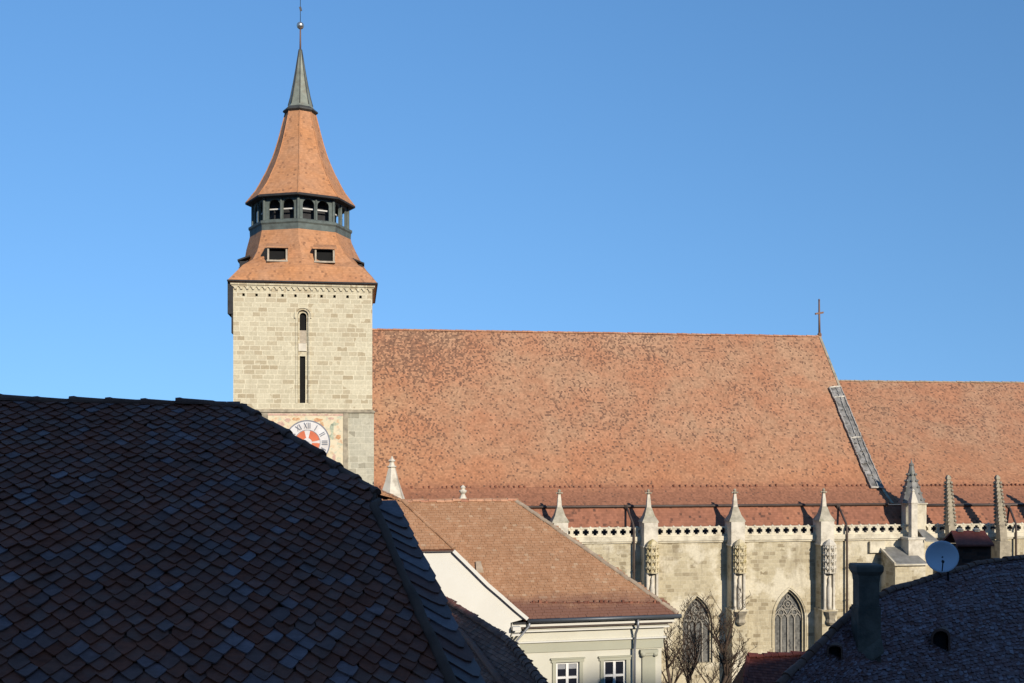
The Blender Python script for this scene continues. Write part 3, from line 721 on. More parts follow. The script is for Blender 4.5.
# pointed windows
for (cu, hw, z0, zs, za) in wins:
    fr_ = arch_ring(cu, hw - 0.001, z0, zs, za, 0.10, TU, 0.05, 0.02)
    o2 = arch_ring(cu, hw - 0.17, z0, zs, za - 0.2, 0.12, TU, -0.22, 0.45); fr_.add(o2.v, o2.f)
    o3 = arch_ring(cu, hw + 0.12, zs - 2.6, zs, za + 0.16, 0.09, TU, 0.10, 0.02); fr_.add(o3.v, o3.f)
    wi = fr_.build('window', 'church_stone', church, cb)
    pn = MB(); o = arch_pts(cu, hw - 0.02, z0, zs, za - 0.03, 12)
    pn.prism([TU(u, 0.55, z) for u, z in o], (0, 0.08, 0)); pn.build('pane', 'leaded', wi, cb)
    tr = MB(); iw = hw - 0.2; 
    for k in (-1, 0, 1): tr.box((cu + k * iw / 2 - 0.055, 0.38, z0), (cu + k * iw / 2 + 0.055, 0.548, zs + 0.1))
    for k in range(4):
        o = arch_pts(cu - iw + (k + 0.5) * iw / 2, iw / 4, zs - 0.25, zs - 0.15, zs + 0.42, 5); tr.tube([TU(u, 0.46, z) for u, z in o], 0.06, 5)
    for k in (-1, 1):
        o = arch_pts(cu + k * iw / 2, iw / 2, zs - 0.1, zs, zs + iw * 0.75, 7); tr.tube([TU(u, 0.46, z) for u, z in o], 0.06, 5)
        tr.tube([TU(cu + k * iw / 2 + 0.26 * cos(t), 0.45, zs + 0.55 + 0.26 * sin(t)) for t in [2 * pi * i / 12 for i in range(13)]], 0.05, 5)
    for (x, z, r) in ((0, zs + iw * 1.0, 0.42), (0, zs + iw * 1.0, 0.16), (-0.42, zs + iw * 0.78, .2), (0.42, zs + iw * 0.78, .2), (0, zs + iw * 1.52, 0.18)):
        tr.tube([TU(cu + x + r * cos(t), 0.45, z + r * sin(t)) for t in [2 * pi * i / 14 for i in range(15)]], 0.05, 5)
    tr.build('tracery', 'tracery_stone', wi, cb)

# small chapel with a slate lean-to roof against the wall
ch = MB(); uA = C.at(895.6, 563, -2.9).x; uB = C.at(926, 563, -2.9).x; zf = C.at(905, 564, -2.9).z; zb2 = C.at(895, 549, -0.05).z
ch.prism([(uA, -2.8, ZG), (uA, -2.8, zf), (uA, -0.004, zb2), (uA, -0.004, ZG)], (uB - uA, 0, 0))
cho = ch.build('chapel', 'church_stone', church, cb)
sl = MB(); sl.prism([(uA - 0.1, -3.0, zf - 0.06), (uB + 0.1, -3.0, zf - 0.06), (uB - 0.3, -0.01, zb2 + 0.10), (uA - 0.1, -0.01, zb2 + 0.10)], (0, 0.05, 0.12))
sl.build('slate_roof', 'slate', cho, cb)
cp = MB(); cp.bar((uA - 0.12, -3.05, zf + 0.04), (uA - 0.12, -0.02, zb2 + 0.2), 0.18, 0.2); cp.bar((uA - 0.2, -3.06, zf - 0.06), (uB + 0.2, -3.06, zf - 0.06), 0.14, 0.12)
cp.box((uA - 1.2, -0.35, zb2 - 0.3), (uA + 0.3, -0.006, zb2 + 0.75))
cp.build('coping', 'pale_stone', cho, cb)

# stair turret with its steep stone cap and the slim pinnacle in front
u = C.at(915, 520, 0.5).x; z0 = z_bal_b - 1; zc2 = C.at(914, 503, 0.3).z; zt = C.at(908, 461, 0.5).z; v0 = 0.7
tt = MB(); tt.lathe((u, v0), [(1.12, z0 - 1), (1.12, zc2 - 0.12), (1.25, zc2 - 0.1), (1.25, zc2)], 8, pi / 8)
tto = tt.build('stair_turret', 'pale_stone', church, cb)
c = MB(); c.lathe((u - 0.25, v0), [(1.22, zc2 + 0.002), (0.86, zc2 + 1.0), (0.42, zc2 + 2.4), (0.2, zt - 0.5), (0.26, zt - 0.35), (0.1, zt - 0.2), (0.02, zt + 0.15)], 8, pi / 8)
for i in range(8):
    for k in range(5):
        t = k / 5; a = pi / 8 + i * pi / 4; r = lerp(1.15, 0.28, t ** 0.8); c.lathe((u - .25 + r * cos(a), v0 + r * sin(a)), [(0.03, lerp(zc2 + .2, zt - .8, t)), (0.12, lerp(zc2 + .2, zt - .8, t) + .12), (0.02, lerp(zc2 + .2, zt - .8, t) + .25)], 5)
c.build('turret_cap', 'slate', tto, cb)
fp = MB(); u2 = C.at(913, 520, -1.0).x; za = C.at(913, 537, -1).z; zb3 = C.at(912, 503, -1).z; zt3 = C.at(911, 489, -1).z
fp.box((u2 - 0.75, -1.6, ZG), (u2 + 0.75, -0.004, za - 0.2)); fp.box((u2 - 0.85, -1.7, za - 0.2), (u2 + 0.85, -0.005, za))
fp.box((u2 - 0.3, -1.3, za), (u2 + 0.3, -0.7, zb3)); fp.lathe((u2, -1), [(0.5, zb3), (0.3, zb3 + 0.6), (0.12, zt3 - 0.25), (0.2, zt3 - 0.15), (0.02, zt3)], 4, pi / 4)
fp.build('pinnacle', 'white_stone', church, cb)
ws = MB(); ws.prism([(u2 + 0.76, -1.9, za - 0.35), (u2 + 2.1, -1.9, za - 0.45), (u2 + 1.3, -0.05, za + 0.75), (u2 + 0.76, -0.05, za + 0.75)], (0, 0.06, 0.14))
ws.build('weathering', 'slate', church, cb)

# crocketed choir pinnacles
for (xt, xb) in ((948, 951), (997, 1002), (1052, 1057)):
    b = C.at(xb, 541, -1.2); t = C.at(xt, 475, -1.2); d = t - b; pm = MB(); R = []
    for (k, r) in ((0, 0.52), (0.25, 0.48), (0.45, 0.40), (0.75, 0.30), (0.93, 0.20), (0.935, 0.28), (0.965, 0.28), (1.0, 0.1)):
        c = b + d * k; R.append([Vector((c.x + r * cos(a), -1.2 + r * sin(a), c.z)) for a in [pi / 4 + i * pi / 2 for i in range(4)]])
    pm.rings(R)
    for k in range(12):
        q = 0.25 + k * 0.057; c = b + d * q; r = lerp(0.50, 0.26, (q - .25) / .7)
        for i in range(4):
            a = pi / 4 + i * pi / 2; pm.lathe((c.x + r * cos(a), -1.2 + r * sin(a)), [(0.03, c.z - 0.12), (0.15, c.z), (0.10, c.z + 0.1), (0.02, c.z + 0.2)], 5)
    pm.box((b.x - 0.55, -1.75, ZG), (b.x + 0.55, -0.004, b.z))
    pm.build('pinnacle', 'weathered_stone', church, cb)

# ================================================================== TOWER
VT = 1.0
T = Frame(651, 100.0, YAW)
pl = T.at(233.2, 400, VT); pr = T.at(372.3, 400, VT); tc = (pl.x + pr.x) / 2; th = (pr.x - pl.x) / 2; vc = VT + th
tower = T.root('church_tower', 'tall pale stone tower with a belfry gallery, orange tiled roof and green copper spire', 'tower', (tc, vc, ZG))
tb = T.base
Dax = T.world((tc, vc, 0)).y; S = Dax / F
def ty(y): return -(y - HZ) * S              # height of picture row y at the tower's axis
def fy(y): return T.at(302, y, VT).z         # height of picture row y on its front
zt_wall = fy(286); zstr = fy(411)
# upper body: a band with putlog holes, then the stage with the tall slit
zband = fy(302)
holes = []
for k in range(10):
    x = 243.5 + k * 13.0; cu = T.at(x, 296, VT).x
    if abs(x - 243.5 - 13 * 9) < 0: continue
    holes.append([(cu - 0.11, fy(297.2)), (cu - 0.11, fy(294.6)), (cu, fy(294.3)), (cu + 0.11, fy(294.6)), (cu + 0.11, fy(297.2))])
TT = lambda u, d, z: Vector((u, VT + d, z))
slx = T.at(303, 350, VT).x; shw = 0.46
body = wall_open(tc - th, tc + th, zband, zt_wall, holes, TT, 0.3)
slit = arch_pts(slx, shw, fy(403), fy(315), fy(310), 8, False)
s2 = wall_open(tc - th, tc + th, zstr, zband, [slit], TT, 0.42); body.add(s2.v, s2.f)
x0, x1, y0, y1 = tc - th, tc + th, VT, VT + 2 * th
body.add([(x0, y0, zstr), (x0, y1, zstr), (x0, y1, zt_wall), (x0, y0, zt_wall)], [(0, 1, 2, 3)])
body.add([(x1, y0, zstr), (x1, y1, zstr), (x1, y1, zt_wall), (x1, y0, zt_wall)], [(0, 1, 2, 3)])
body.add([(x0, y1, zstr), (x1, y1, zstr), (x1, y1, zt_wall), (x0, y1, zt_wall)], [(0, 1, 2, 3)])
bw_ = body.build('upper_wall', 'tower_stone', tower, tb, recalc=False)
MB().box((x0 + 0.5, y0 + 0.5, zstr), (x1 - 0.5, y1 - 0.5, zt_wall - 0.05)).build('core', 'void', tower, tb)
lw_ = MB().box((x0 - 0.14, y0 - 0.10, ZG), (x1 + 0.14, y1 + 0.1, zstr - 0.12)).build('lower_wall', 'tower_base_stone', tower, tb)
MB().box((x0 - 0.24, y0 - 0.24, zstr - 0.13), (x1 + 0.24, y1 + 0.24, zstr + 0.02)).box((x0 - 0.12, y0 - 0.12, zstr + 0.02), (x1 + 0.12, y1 + 0.12, zstr + 0.14)).build('string_course', 'weathered_stone', tower, tb)
# slit window
sw = arch_ring(slx, shw - 0.002, fy(403), fy(315), fy(310), 0.18, TT, 0.07, 0.02, False)
q = arch_ring(slx, shw + 0.18, fy(318), fy(315), fy(308.2), 0.10, TT, 0.16, 0.02, False); sw.add(q.v, q.f)
q = arch_ring(slx, shw - 0.16, fy(403), fy(316), fy(312.5), 0.14, TT, -0.18, 0.36, False); sw.add(q.v, q.f)
swo = sw.build('slit_window', 'tower_stone', tower, tb)
def spx(xa, ya, xb, yb, d0, d1):
    a = T.at(xa, ya, VT); b = T.at(xb, yb, VT); return (a.x, VT + d0, a.z), (b.x, VT + d1, b.z)
MB().box(*spx(298.6, 330, 306.4, 343, 0.28, 0.4)).build('louvre', 'grey_wood', swo, tb)
MB().box(*spx(298.4, 343.2, 306.6, 351, 0.10, 0.4)).build('block', 'white_stone', swo, tb)
MB().box(*spx(298.0, 351.2, 307.5, 356, 0.22, 0.41)).box(*spx(298.0, 356, 299.6, 403, 0.2, 0.41)).box(*spx(305.2, 356, 307.6, 403, 0.2, 0.41)).build('jamb', 'tower_stone', swo, tb)
# eaves cornice with its little arches
co = MB(); zc0 = fy(290.5)
co.box((x0 - 0.22, y0 - 0.22, fy(286.2)), (x1 + 0.22, y1 + 0.22, fy(281.5)))
co.box((x0 - 0.12, y0 - 0.12, fy(287.6)), (x1 + 0.12, y1 + 0.12, fy(286.2) - 0.002))
n = 24; wd = (2 * th + 0.1) / n
for k in range(n):
    ua = x0 - 0.05 + k * wd
    co.box((ua + wd * 0.32, y0 - 0.13, zc0), (ua + wd * 0.68, y0 - 0.003, fy(287.6) - 0.002))
    co.prism([(ua + wd * 0.32, y0 - 0.13, zc0 + 0.1), (ua + wd * 0.05, y0 - 0.13, fy(287.6) - 0.003), (ua + wd * 0.32, y0 - 0.13, fy(287.6) - 0.003)], (0, 0.12, 0))
    co.prism([(ua + wd * 0.68, y0 - 0.13, zc0 + 0.1), (ua + wd * 0.95, y0 - 0.13, fy(287.6) - 0.003), (ua + wd * 0.68, y0 - 0.13, fy(287.6) - 0.003)], (0, 0.12, 0))
co.build('corbel_table', 'tower_stone', tower, tb)
# dark box hung under the eaves on the far left side
hb = MB(); a = T.at(227.6, 282, VT); hb.box((a.x, VT - 0.05, fy(315)), (x0 - 0.003, VT + 5, fy(281.3))); hb.box((x0 - 0.16, VT + 0.05, fy(334)), (x0 - 0.004, VT + 3, fy(315) - 0.002))
hb.build('dark_box', 'dark_wood', tower, tb)

# lower roof: square eaves drawn in to an octagon
AXO = -5.6 * S         # the crowning stands a little left of the shaft's middle
def loft(rows):
    """rows: (mid radius, corner radius, z); eight points, four on the faces' middles and four on the corners"""
    R = []
    for (rm, rc, z) in rows:
        sh = AXO * smooth(ty(283), ty(240), z)
        R.append([Vector((tc + sh + (rc if i % 2 else rm) * cos(i * pi / 4), vc + (rc if i % 2 else rm) * sin(i * pi / 4), z)) for i in range(8)])
    return R
R2 = sqrt(2); e = th + 0.42
zev = fy(282)
rows = [(e, e * R2, zev)]
for (px, y, cf) in ((66.0, 275.5, 1.20), (60.5, 268.5, 1.09), (57, 260, 1.03), (53.8, 251, 1.0), (50.5, 242, 1.0), (49, 236, 1.0)):
    rows.append((px * S, px * S * cf, ty(y)))
lr = MB(); lr.rings(loft([(e - 0.05, (e - 0.05) * R2, zev - 0.14)] + rows), True)
lro = lr.build('lower_roof', 'tower_tile', tower, tb)
ed = MB(); 
for i in range(4):
    a = Vector((tc + e * R2 * cos(pi / 4 + i * pi / 2), vc + e * R2 * sin(pi / 4 + i * pi / 2), zev - 0.05)); b = Vector((tc + e * R2 * cos(pi / 4 + (i + 1) * pi / 2), vc + e * R2 * sin(pi / 4 + (i + 1) * pi / 2), zev - 0.05))
    ed.bar(a, b, 0.12, 0.13)
ed.build('eaves_edge', 'dark_wood', lro, tb)
def roof_front(z):
    """how far the front of the lower roof stands from the tower's axis at height z (off the centre line)"""
    for (r0, c0, z0), (r1, c1, z1) in zip(rows[:-1], rows[1:]):
        if z0 <= z <= z1: return lerp(r0, r1, (z - z0) / (z1 - z0))
    return rows[-1][0]
def dormer(du, ang, ya, yb, mat='grey_wood'):
    """shed dormer: dark opening, pale jambs and sill, tiled hood"""
    zt_ = T.at(300, ya, vc - 5.6).z; zb_ = T.at(300, yb, vc - 5.6).z; fr0 = roof_front(lerp(zb_, zt_, 0.35)) + 0.06 if abs(cos(ang)) > 0.5 else roof_front(lerp(zb_, zt_, 0.5)) - 0.30
    ca, sa = cos(ang), sin(ang)
    def W(x, d, z):      # x along the face, d out from the axis
        return Vector((tc + AXO * 0.6 + x * ca + (d) * sa, vc + x * sa - (d) * ca, z))
    def bx(mb, xa, xb, da, db, za, zb):
        p = [W(x, d, z) for z in (za, zb) for x, d in ((xa, da), (xb, da), (xb, db), (xa, db))]
        mb.add(p, [(0, 1, 2, 3), (4, 7, 6, 5), (0, 4, 5, 1), (1, 5, 6, 2), (2, 6, 7, 3), (3, 7, 4, 0)])
    hw = 0.86 if mat == 'grey_wood' else 0.55; jm = MB()
    for sx in (-1, 1): bx(jm, du + sx * hw, du + sx * (hw - 0.14), fr0 - 1.6, fr0, zb_, zt_)
    bx(jm, du - hw - 0.05, du + hw + 0.05, fr0 - 1.4, fr0 + 0.06, zb_ - 0.14, zb_)
    do = jm.build('dormer', mat, tower, tb)
    vb = MB(); bx(vb, du - hw + 0.14, du + hw - 0.14, fr0 - 1.5, fr0 - 0.35, zb_ + 0.01, zt_); 
    for k in range(1): bx(vb, du - 0.02, du + 0.02, fr0 - 0.35, fr0 - 0.2, zb_ + 0.01, zb_ + 0.02)
    vb.build('opening', 'void', do, tb)
    hd = MB(); p = [W(du - hw - 0.2, fr0 + 0.16, zt_ - 0.02), W(du + hw + 0.2, fr0 + 0.16, zt_ - 0.02), W(du + hw + 0.1, fr0 - 0.9, zt_ + 0.42), W(du - hw - 0.1, fr0 - 0.9, zt_ + 0.42)]
    hd.prism(p, (0, 0, 0.14)); hd.build('hood', 'tower_tile' if mat == 'grey_wood' else mat, do, tb)
for ang in (0, pi / 2, pi, -pi / 2):
    for du in (-1.95, 2.15):
        if abs(cos(ang)) > 0.5: dormer(du, ang, 248.5, 260.5)
        else: dormer(du, ang, 257, 263.5, 'dark_wood')

# belfry gallery: eight faces with two arched openings each
Rg = 46.3 * S; zg0 = ty(228.5); zg1 = ty(205.5)
tg = tc + AXO
gal = MB(); n8 = 8
def vert8(i, r): return Vector((tg + r * cos(i * pi / 4), vc + r * sin(i * pi / 4), 0))
for i in range(8):
    a = vert8(i, Rg); b = vert8(i + 1, Rg); ex = (b - a).normalized(); L = (b - a).length; nin = Vector((tg, vc, 0)) - (a + b) / 2; nin.normalize()
    Tf = lambda u, d, z, a=a, ex=ex, nin=nin: Vector((a.x, a.y, z)) + ex * u + nin * d
    ops = []
    for k in (0.29, 0.71): ops.append(arch_pts(L * k, L * 0.165, zg0 + 0.08, zg1 - 0.80, zg1 - 0.27, 7, False))
    q = wall_open(0, L, zg0, zg1, ops, Tf, 0.16); gal.add(q.v, q.f)
    q = wall_open(0, L, zg0, zg1, ops, lambda u, d, z, Tf=Tf: Tf(u, 0.16, z), 0.001); gal.add(q.v, q.f)
galo = gal.build('gallery', 'gallery_wood', tower, tb, recalc=False)
for i in range(8):
    p = vert8(i, Rg + 0.04); MB().lathe((p.x, p.y), [(0.14, zg0), (0.14, zg1)], 6).build('gallery_post', 'gallery_wood', galo, tb)
    m = (vert8(i, Rg) + vert8(i + 1, Rg)) / 2; d = (m - Vector((tg, vc, 0))).normalized(); m += d * 0.05
    MB().lathe((m.x, m.y), [(0.10, zg0), (0.10, zg1 - 0.2)], 6).build('gallery_post', 'gallery_wood', galo, tb)
sl = MB(); sl.rings(loft([(49.6 * S, 49.6 * S, ty(238.5)), (49.8 * S, 49.8 * S, ty(233)), (51 * S, 51 * S, ty(231.5)), (51 * S, 51 * S, ty(229.3)), (47.2 * S, 47.2 * S, ty(228))]))
sl.build('gallery_sill', 'gallery_wood', galo, tb)
MB().lathe((tg, vc), [(3.2, zg0), (3.2, zg1)], 8, 0).build('shade_core', 'dark_wood', galo, tb)  # dark core added to stand for the gallery's unlit inside
rl = MB(); zr = lerp(zg0, zg1, 0.50)
for i in range(8):
    a = vert8(i, 3.8); b = vert8(i + 1, 3.8); a.z = b.z = zr
    if i in (4, 5, 6, 7): rl.bar(a, b, 0.08, 0.12)
rl.build('rail', 'white_wood', galo, tb)

# upper roof, bell-cast, leaning a hair to the left as it rises
def leanv(y): t = max(0, min(1, (204 - y) / 150)); return AXO - 0.3 * S * t
prof = [(53.6, 205.2), (48, 198), (43.8, 192.5), (40.3, 186.5), (37, 180), (33.5, 173.5), (30.5, 166.5), (27.3, 159), (24.6, 151), (22.2, 143), (19.8, 134), (17.3, 124), (15.0, 115)]
ur = MB(); ur.lathe((tc, vc), [(50 * S, ty(205.4), AXO, 0)] + [(r * S, ty(y), leanv(y), 0) for r, y in prof], 8, 0)
uro = ur.build('upper_roof', 'tower_tile', tower, tb)
ee = MB(); ee.rings(loft([(53.9 * S, 53.9 * S, ty(206.6)), (54.1 * S, 54.1 * S, ty(205)), (52.8 * S, 52.8 * S, ty(204.2))])); ee.build('eaves_edge', 'dark_wood', uro, tb)
hp = MB()
for i in range(8):
    P = [Vector((tc + leanv(y) + r * S * 1.004 * cos(i * pi / 4), vc + r * S * 1.004 * sin(i * pi / 4), ty(y))) for r, y in prof]
    hp.tube(P, 0.06, 6)
hp.build('hip_cap', 'tower_tile', uro, tb)
# copper spire, rod, ball and vane
cl = MB(); L1 = lambda r, y: (r * S, ty(y), leanv(y), 0)
cl.lathe((tc, vc), [L1(14.2, 115.5), L1(17.4, 113.2), L1(17.2, 111.8), L1(13.5, 109)], 8, 0); cl.build('spire_collar', 'copper_dark', tower, tb)
sp = MB(); sp.lathe((tc, vc), [L1(13.6, 109.2), L1(12, 106.5), L1(9.8, 98), L1(7.0, 84), L1(4.2, 68), L1(1.4, 50)], 8, 0); spo = sp.build('spire', 'copper', tower, tb)
sr = MB()
for i in range(8):
    P = [Vector((tc + leanv(y) + r * S * 1.01 * cos(i * pi / 4), vc + r * S * 1.01 * sin(i * pi / 4), ty(y))) for r, y in ((12, 106.5), (9.8, 98), (7, 84), (4.2, 68), (1.4, 50))]
    sr.tube(P, 0.045, 5)
sr.build('seam', 'copper_dark', spo, tb)
ax = tc + leanv(40)
rd = MB(); rd.tube([(ax, vc, ty(52)), (ax, vc, ty(29))], [0.10, 0.07], 6); rd.build('spire_rod', 'rust', tower, tb)
bl = MB(); zb4 = ty(26); bl.lathe((ax, vc), [(0.34 * sin(pi * k / 10) + 0.005, zb4 - 0.34 * cos(pi * k / 10)) for k in range(11)], 16, 0, True); bl.build('spire_ball', 'ball', tower, tb)
va = MB(); va.tube([(ax, vc, ty(23)), (ax, vc, ty(-1))], 0.03, 5); va.bar((ax - 0.08, vc, ty(9.5)), (ax + 0.12, vc, ty(9)), 0.05, 0.4); va.build('vane', 'dark_metal', tower, tb)

# painted clock panel
VP = VT - 0.12
pn = MB(); a = T.at(268, 413.4, VP); b = T.at(343, 492, VP); pn.box((a.x, VP - 0.05, b.z), (b.x, VT - 0.101, a.z)); pno = pn.build('clock_panel', 'fresco', tower, tb)
bd = MB(); a2 = T.at(343.2, 412.6, VP).x; b2 = T.at(348, 412.6, VP).x; bd.box((a2, VP - 0.09, b.z), (b2, VT - 0.102, a.z + 0.05)); bd.build('panel_border', 'weathered_stone', pno, tb); a3 = T.at(262, 412, VP).x; MB().box((a3, VP - 0.09, b.z), (a.x - 0.003, VT - 0.102, a.z + 0.05)).build('panel_border', 'weathered_stone', pno, tb)
rb = MB(); rb.box((a.x, VP - 0.07, T.at(300, 415.6, VP).z), (b.x, VP - 0.053, a.z - 0.003)); rb.build('panel_stripe', 'fresco_rose', pno, tb)
ctr = T.at(307.4, 442.6, VP); sp1 = (ctr - T.cam).y / F
def disc(mb, r0, r1, d, a0=0, a1=2 * pi, n=48):
    vs = []; fs = []
    for k in range(n + 1):
        t = lerp(a0, a1, k / n)
        for r in (r0, r1): vs.append(Vector((ctr.x + r * sp1 * cos(t), VP - d, ctr.z + r * sp1 * sin(t))))
    for k in range(n): fs.append((2 * k, 2 * k + 1, 2 * k + 3, 2 * k + 2))
    m = len(vs); vs += [v + Vector((0, 0.02, 0)) for v in vs]
    for k in range(n): fs.append((2 * k + 1, m + 2 * k + 1, m + 2 * k + 3, 2 * k + 3)); fs.append((2 * k, m + 2 * k, m + 2 * k + 2, 2 * k + 2))
    mb.add(vs, fs)
ck = MB(); disc(ck, 0.0, 21.0, 0.075); cko = ck.build('clock_face', 'clock_white', tower, tb, recalc=False)
q = MB(); disc(q, 21.0, 22.2, 0.10); disc(q, 12.2, 12.7, 0.10); q.build('clock_ring', 'clock_ink', cko, tb)
q = MB(); disc(q, 4.6, 12.0, 0.10, radians(12), radians(76)); disc(q, 4.6, 12.0, 0.10, radians(104), radians(166)); disc(q, 4.6, 12.0, 0.10, radians(194), radians(256)); disc(q, 4.6, 12.0, 0.10, radians(284), radians(357)); q.build('clock_sectors', 'clock_red', cko, tb)
q = MB()
def stroke(p, q_, w, ang, r):
    """a bar from p to q in a numeral's own little frame (x along the rim, y outward), at clock angle ang"""
    def X(u, v):
        a = radians(90 - ang); o = Vector((cos(a), 0, sin(a))); t = Vector((sin(a), 0, -cos(a)))
        c = Vector((ctr.x, VP - 0.11, ctr.z)) + (o * (r + v) + t * u) * sp1; return c
    A, B = X(*p), X(*q_); q.bar(A, B, w * sp1, 0.03, (0, 1, 0))
for h, s_ in enumerate(('XII', 'I', 'II', 'III', 'IIII', 'V', 'VI', 'VII', 'VIII', 'IX', 'X', 'XI')):
    q = MB(); wds = {'I': 1.7, 'V': 3.4, 'X': 3.6}; tot = sum(wds[c] for c in s_); x = -tot / 2
    for c in s_:
        w_ = wds[c]
        if c == 'I': stroke((x + w_ / 2, -2.8), (x + w_ / 2, 2.8), 0.85, h * 30, 16.8)
        if c == 'V': stroke((x + .4, 2.8), (x + w_ / 2, -2.8), 0.9, h * 30, 16.8); stroke((x + w_ - .4, 2.8), (x + w_ / 2, -2.8), 0.5, h * 30, 16.8)
        if c == 'X': stroke((x + .4, 2.8), (x + w_ - .4, -2.8), 0.9, h * 30, 16.8); stroke((x + w_ - .4, 2.8), (x + .4, -2.8), 0.5, h * 30, 16.8)
        x += w_
    q.build('numeral', 'clock_ink', cko, tb)
q = MB(); disc(q, 0, 1.3, 0.15); 
def hand(ang, l, w): 
    a = radians(90 - ang); d = Vector((cos(a), 0, sin(a))); p = Vector((ctr.x, VP - 0.14, ctr.z)); q.bar(p - d * 2 * sp1, p + d * l * sp1, w * sp1, 0.03, (0, 1, 0))
hand(262, 15, 0.8); hand(290, 10, 1.0)
q.build('clock_hand', 'clock_ink', cko, tb)
def blob(xs, mat, seed):
    r_ = random.Random(seed)
    for (x, y, rx, ry) in xs:
        mb = MB()
        c = T.at(x, y, VP); pts = []
        for k in range(14):
            t = 2 * pi * k / 14; m = r_.uniform(0.7, 1.15); pts.append(Vector((c.x + rx * sp1 * m * cos(t), VP - 0.064, c.z + ry * sp1 * m * sin(t))))
        mb.prism(pts, (0, 0.012, 0)); mb.build('fresco_figure', mat, pno, tb)
blob([(332, 429, 2.2, 6), (335, 424, 4, 2), (331, 437, 3, 3), (279, 431, 3, 5)], 'fresco_green', 1)
blob([(318, 420, 4.5, 2), (338, 437, 3, 2.4), (322, 424, 2, 3), (296, 419, 4, 1.6), (276, 440, 3, 3)], 'fresco_orange', 2)
blob([(334, 457, 1.8, 4), (281, 424, 4, 2.5), (331, 418.5, 3, 1.2), (288, 420, 3, 2)], 'fresco_rose', 3)

# ================================================================== CREAM HOUSE
H = Frame(600, 46.0, atan(0.22))
hz0 = -20.5
house = H.root('cream_house', 'cream plastered house with sage bands, brown tiled hipped roof and white window frames', 'house', (0, 0, hz0))
hb_ = H.base
OV = -0.55
e0 = H.at(600, 617, OV); pitch_t = tan(radians(40)); nrm = Vector((0, -sin(radians(40)), cos(radians(40))))
def onroof(x, y): return H.on(x, y, e0, nrm)
def foot(p): return Vector((p.x, OV, e0.z))
VL = [onroof(x, y) for x, y in ((454, 549.4), (471, 566), (488, 583), (502, 595), (516, 607.5), (528, 617.5))]
VL[-1] = foot(VL[-1])
rA = onroof(404, 502); rB = onroof(515, 498.5); rB.z = rA.z; rB.y = rA.y
er = foot(onroof(680, 614))
rAl = Vector((rA.x - 1.2, rA.y, rA.z)); el_ = Vector((VL[-1].x - 1.5, OV, e0.z))
roofp = [rAl, onroof(462, 585), onroof(500, 602), foot(onroof(526.5, 617.5)), er, rB]
# thick base of the front slope, tiles on top
st = MB(); st.prism([p - nrm * 0.02 for p in roofp], -nrm * 0.14)
bv = 2 * rA.y - OV
back = [rA, rB, Vector((er.x, bv, e0.z)), Vector((rA.x - 2, bv, e0.z))]
st.prism([p - Vector((0, sin(radians(40)), cos(radians(40)))) * 0.02 for p in back], Vector((0, -0.08, -0.12)))
st.prism([rB - Vector((.03, 0, .03)), er - Vector((.03, 0, .03)), Vector((er.x - .03, bv, e0.z - .03))], Vector((-0.08, 0, -0.10)))
sto = st.build('roof', 'brown_tile', house, hb_)
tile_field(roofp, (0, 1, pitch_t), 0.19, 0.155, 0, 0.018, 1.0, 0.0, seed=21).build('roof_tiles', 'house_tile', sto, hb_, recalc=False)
ridge_caps(rA + Vector((0, 0, 0.0)), rB + Vector((0, 0, 0.0)), 0.12, 0.36, 8).build('ridge_cap', 'ridge_tile', sto, hb_)
ridge_caps(er + Vector((-0.1, 0.05, 0.02)), rB, 0.12, 0.36, 9).build('hip_cap', 'mortar', sto, hb_)
# snow guard hooks near the eaves
sgm = MB(); a = onroof(530, 603); b = onroof(664, 603); rr = random.Random(8)
for k in range(26):
    p = lerp(a, b, k / 25); p = H.on(512 + (p - H.cam).x / 1, 603, e0, nrm) if False else p
    hh = rr.uniform(0.03, 0.13); p = p + Vector((rr.uniform(-.08, .08), 0, 0)); sgm.box((p.x - 0.05, p.y - 0.06, p.z - 0.02), (p.x + rr.uniform(0.0, 0.10), p.y + 0.02, p.z + hh))
sgm.bar(a + Vector((0, -.02, .02)), b + Vector((0, -.02, .02)), .04, .04); sgm.build('snow_guard', 'brown_tile', sto, hb_)
# wing with a clipped gable that faces the eye; its ridge runs straight back
WV = OV - 0.10
def onw(x, y): return H.at(x, y, WV)
VW = [onw(x, y) for x, y in ((454, 549.4), (471, 566), (488, 583), (502, 595), (516, 607.5), (528, 617.5))]
wx0 = H.at(325, 600, WV).x; zc_w = VW[0].z
gp = [Vector((onw(511, 640).x, WV + 0.08, hz0)), Vector((onw(511, 640).x, WV + 0.08, onw(511, 623).z)), Vector((onw(526, 619).x, WV + 0.08, onw(526, 619).z))]
for p in reversed(VW[:-1]): gp.append(Vector((p.x, WV + 0.08, p.z - 0.10)))
gp += [Vector((wx0, WV + 0.08, zc_w - 0.10)), Vector((wx0, WV + 0.08, hz0))]
gw = MB(); gw.prism(gp, (0, 0.4, 0)); gwo = gw.build('gable_wall', 'cream_white', house, hb_)
MB().prism([Vector((onw(511, 640).x - 0.02, WV + 0.72, hz0)), Vector((onw(511, 640).x - 0.02, WV + 0.72, VW[-1].z - 0.55)), Vector((VW[0].x, WV + 0.72, zc_w - 0.35)), Vector((wx0, WV + 0.72, zc_w - 0.35)), Vector((wx0, WV + 0.72, hz0))], (0, 9.0, 0)).build('wing_wall', 'cream_white', house, hb_)
apexB = H.at(403, 502, WV + 2.1); V2 = VW[0]; E2 = Vector((wx0, WV, V2.z)); rBk = apexB + Vector((0, 8.5, 0))
n2 = (E2 - V2).cross(apexB - V2).normalized(); n2 = n2 if n2.z > 0 else -n2
apL = Vector((lerp(wx0, apexB.x, 0.45), apexB.y, apexB.z))
hp2 = [V2, apexB, apL, E2]
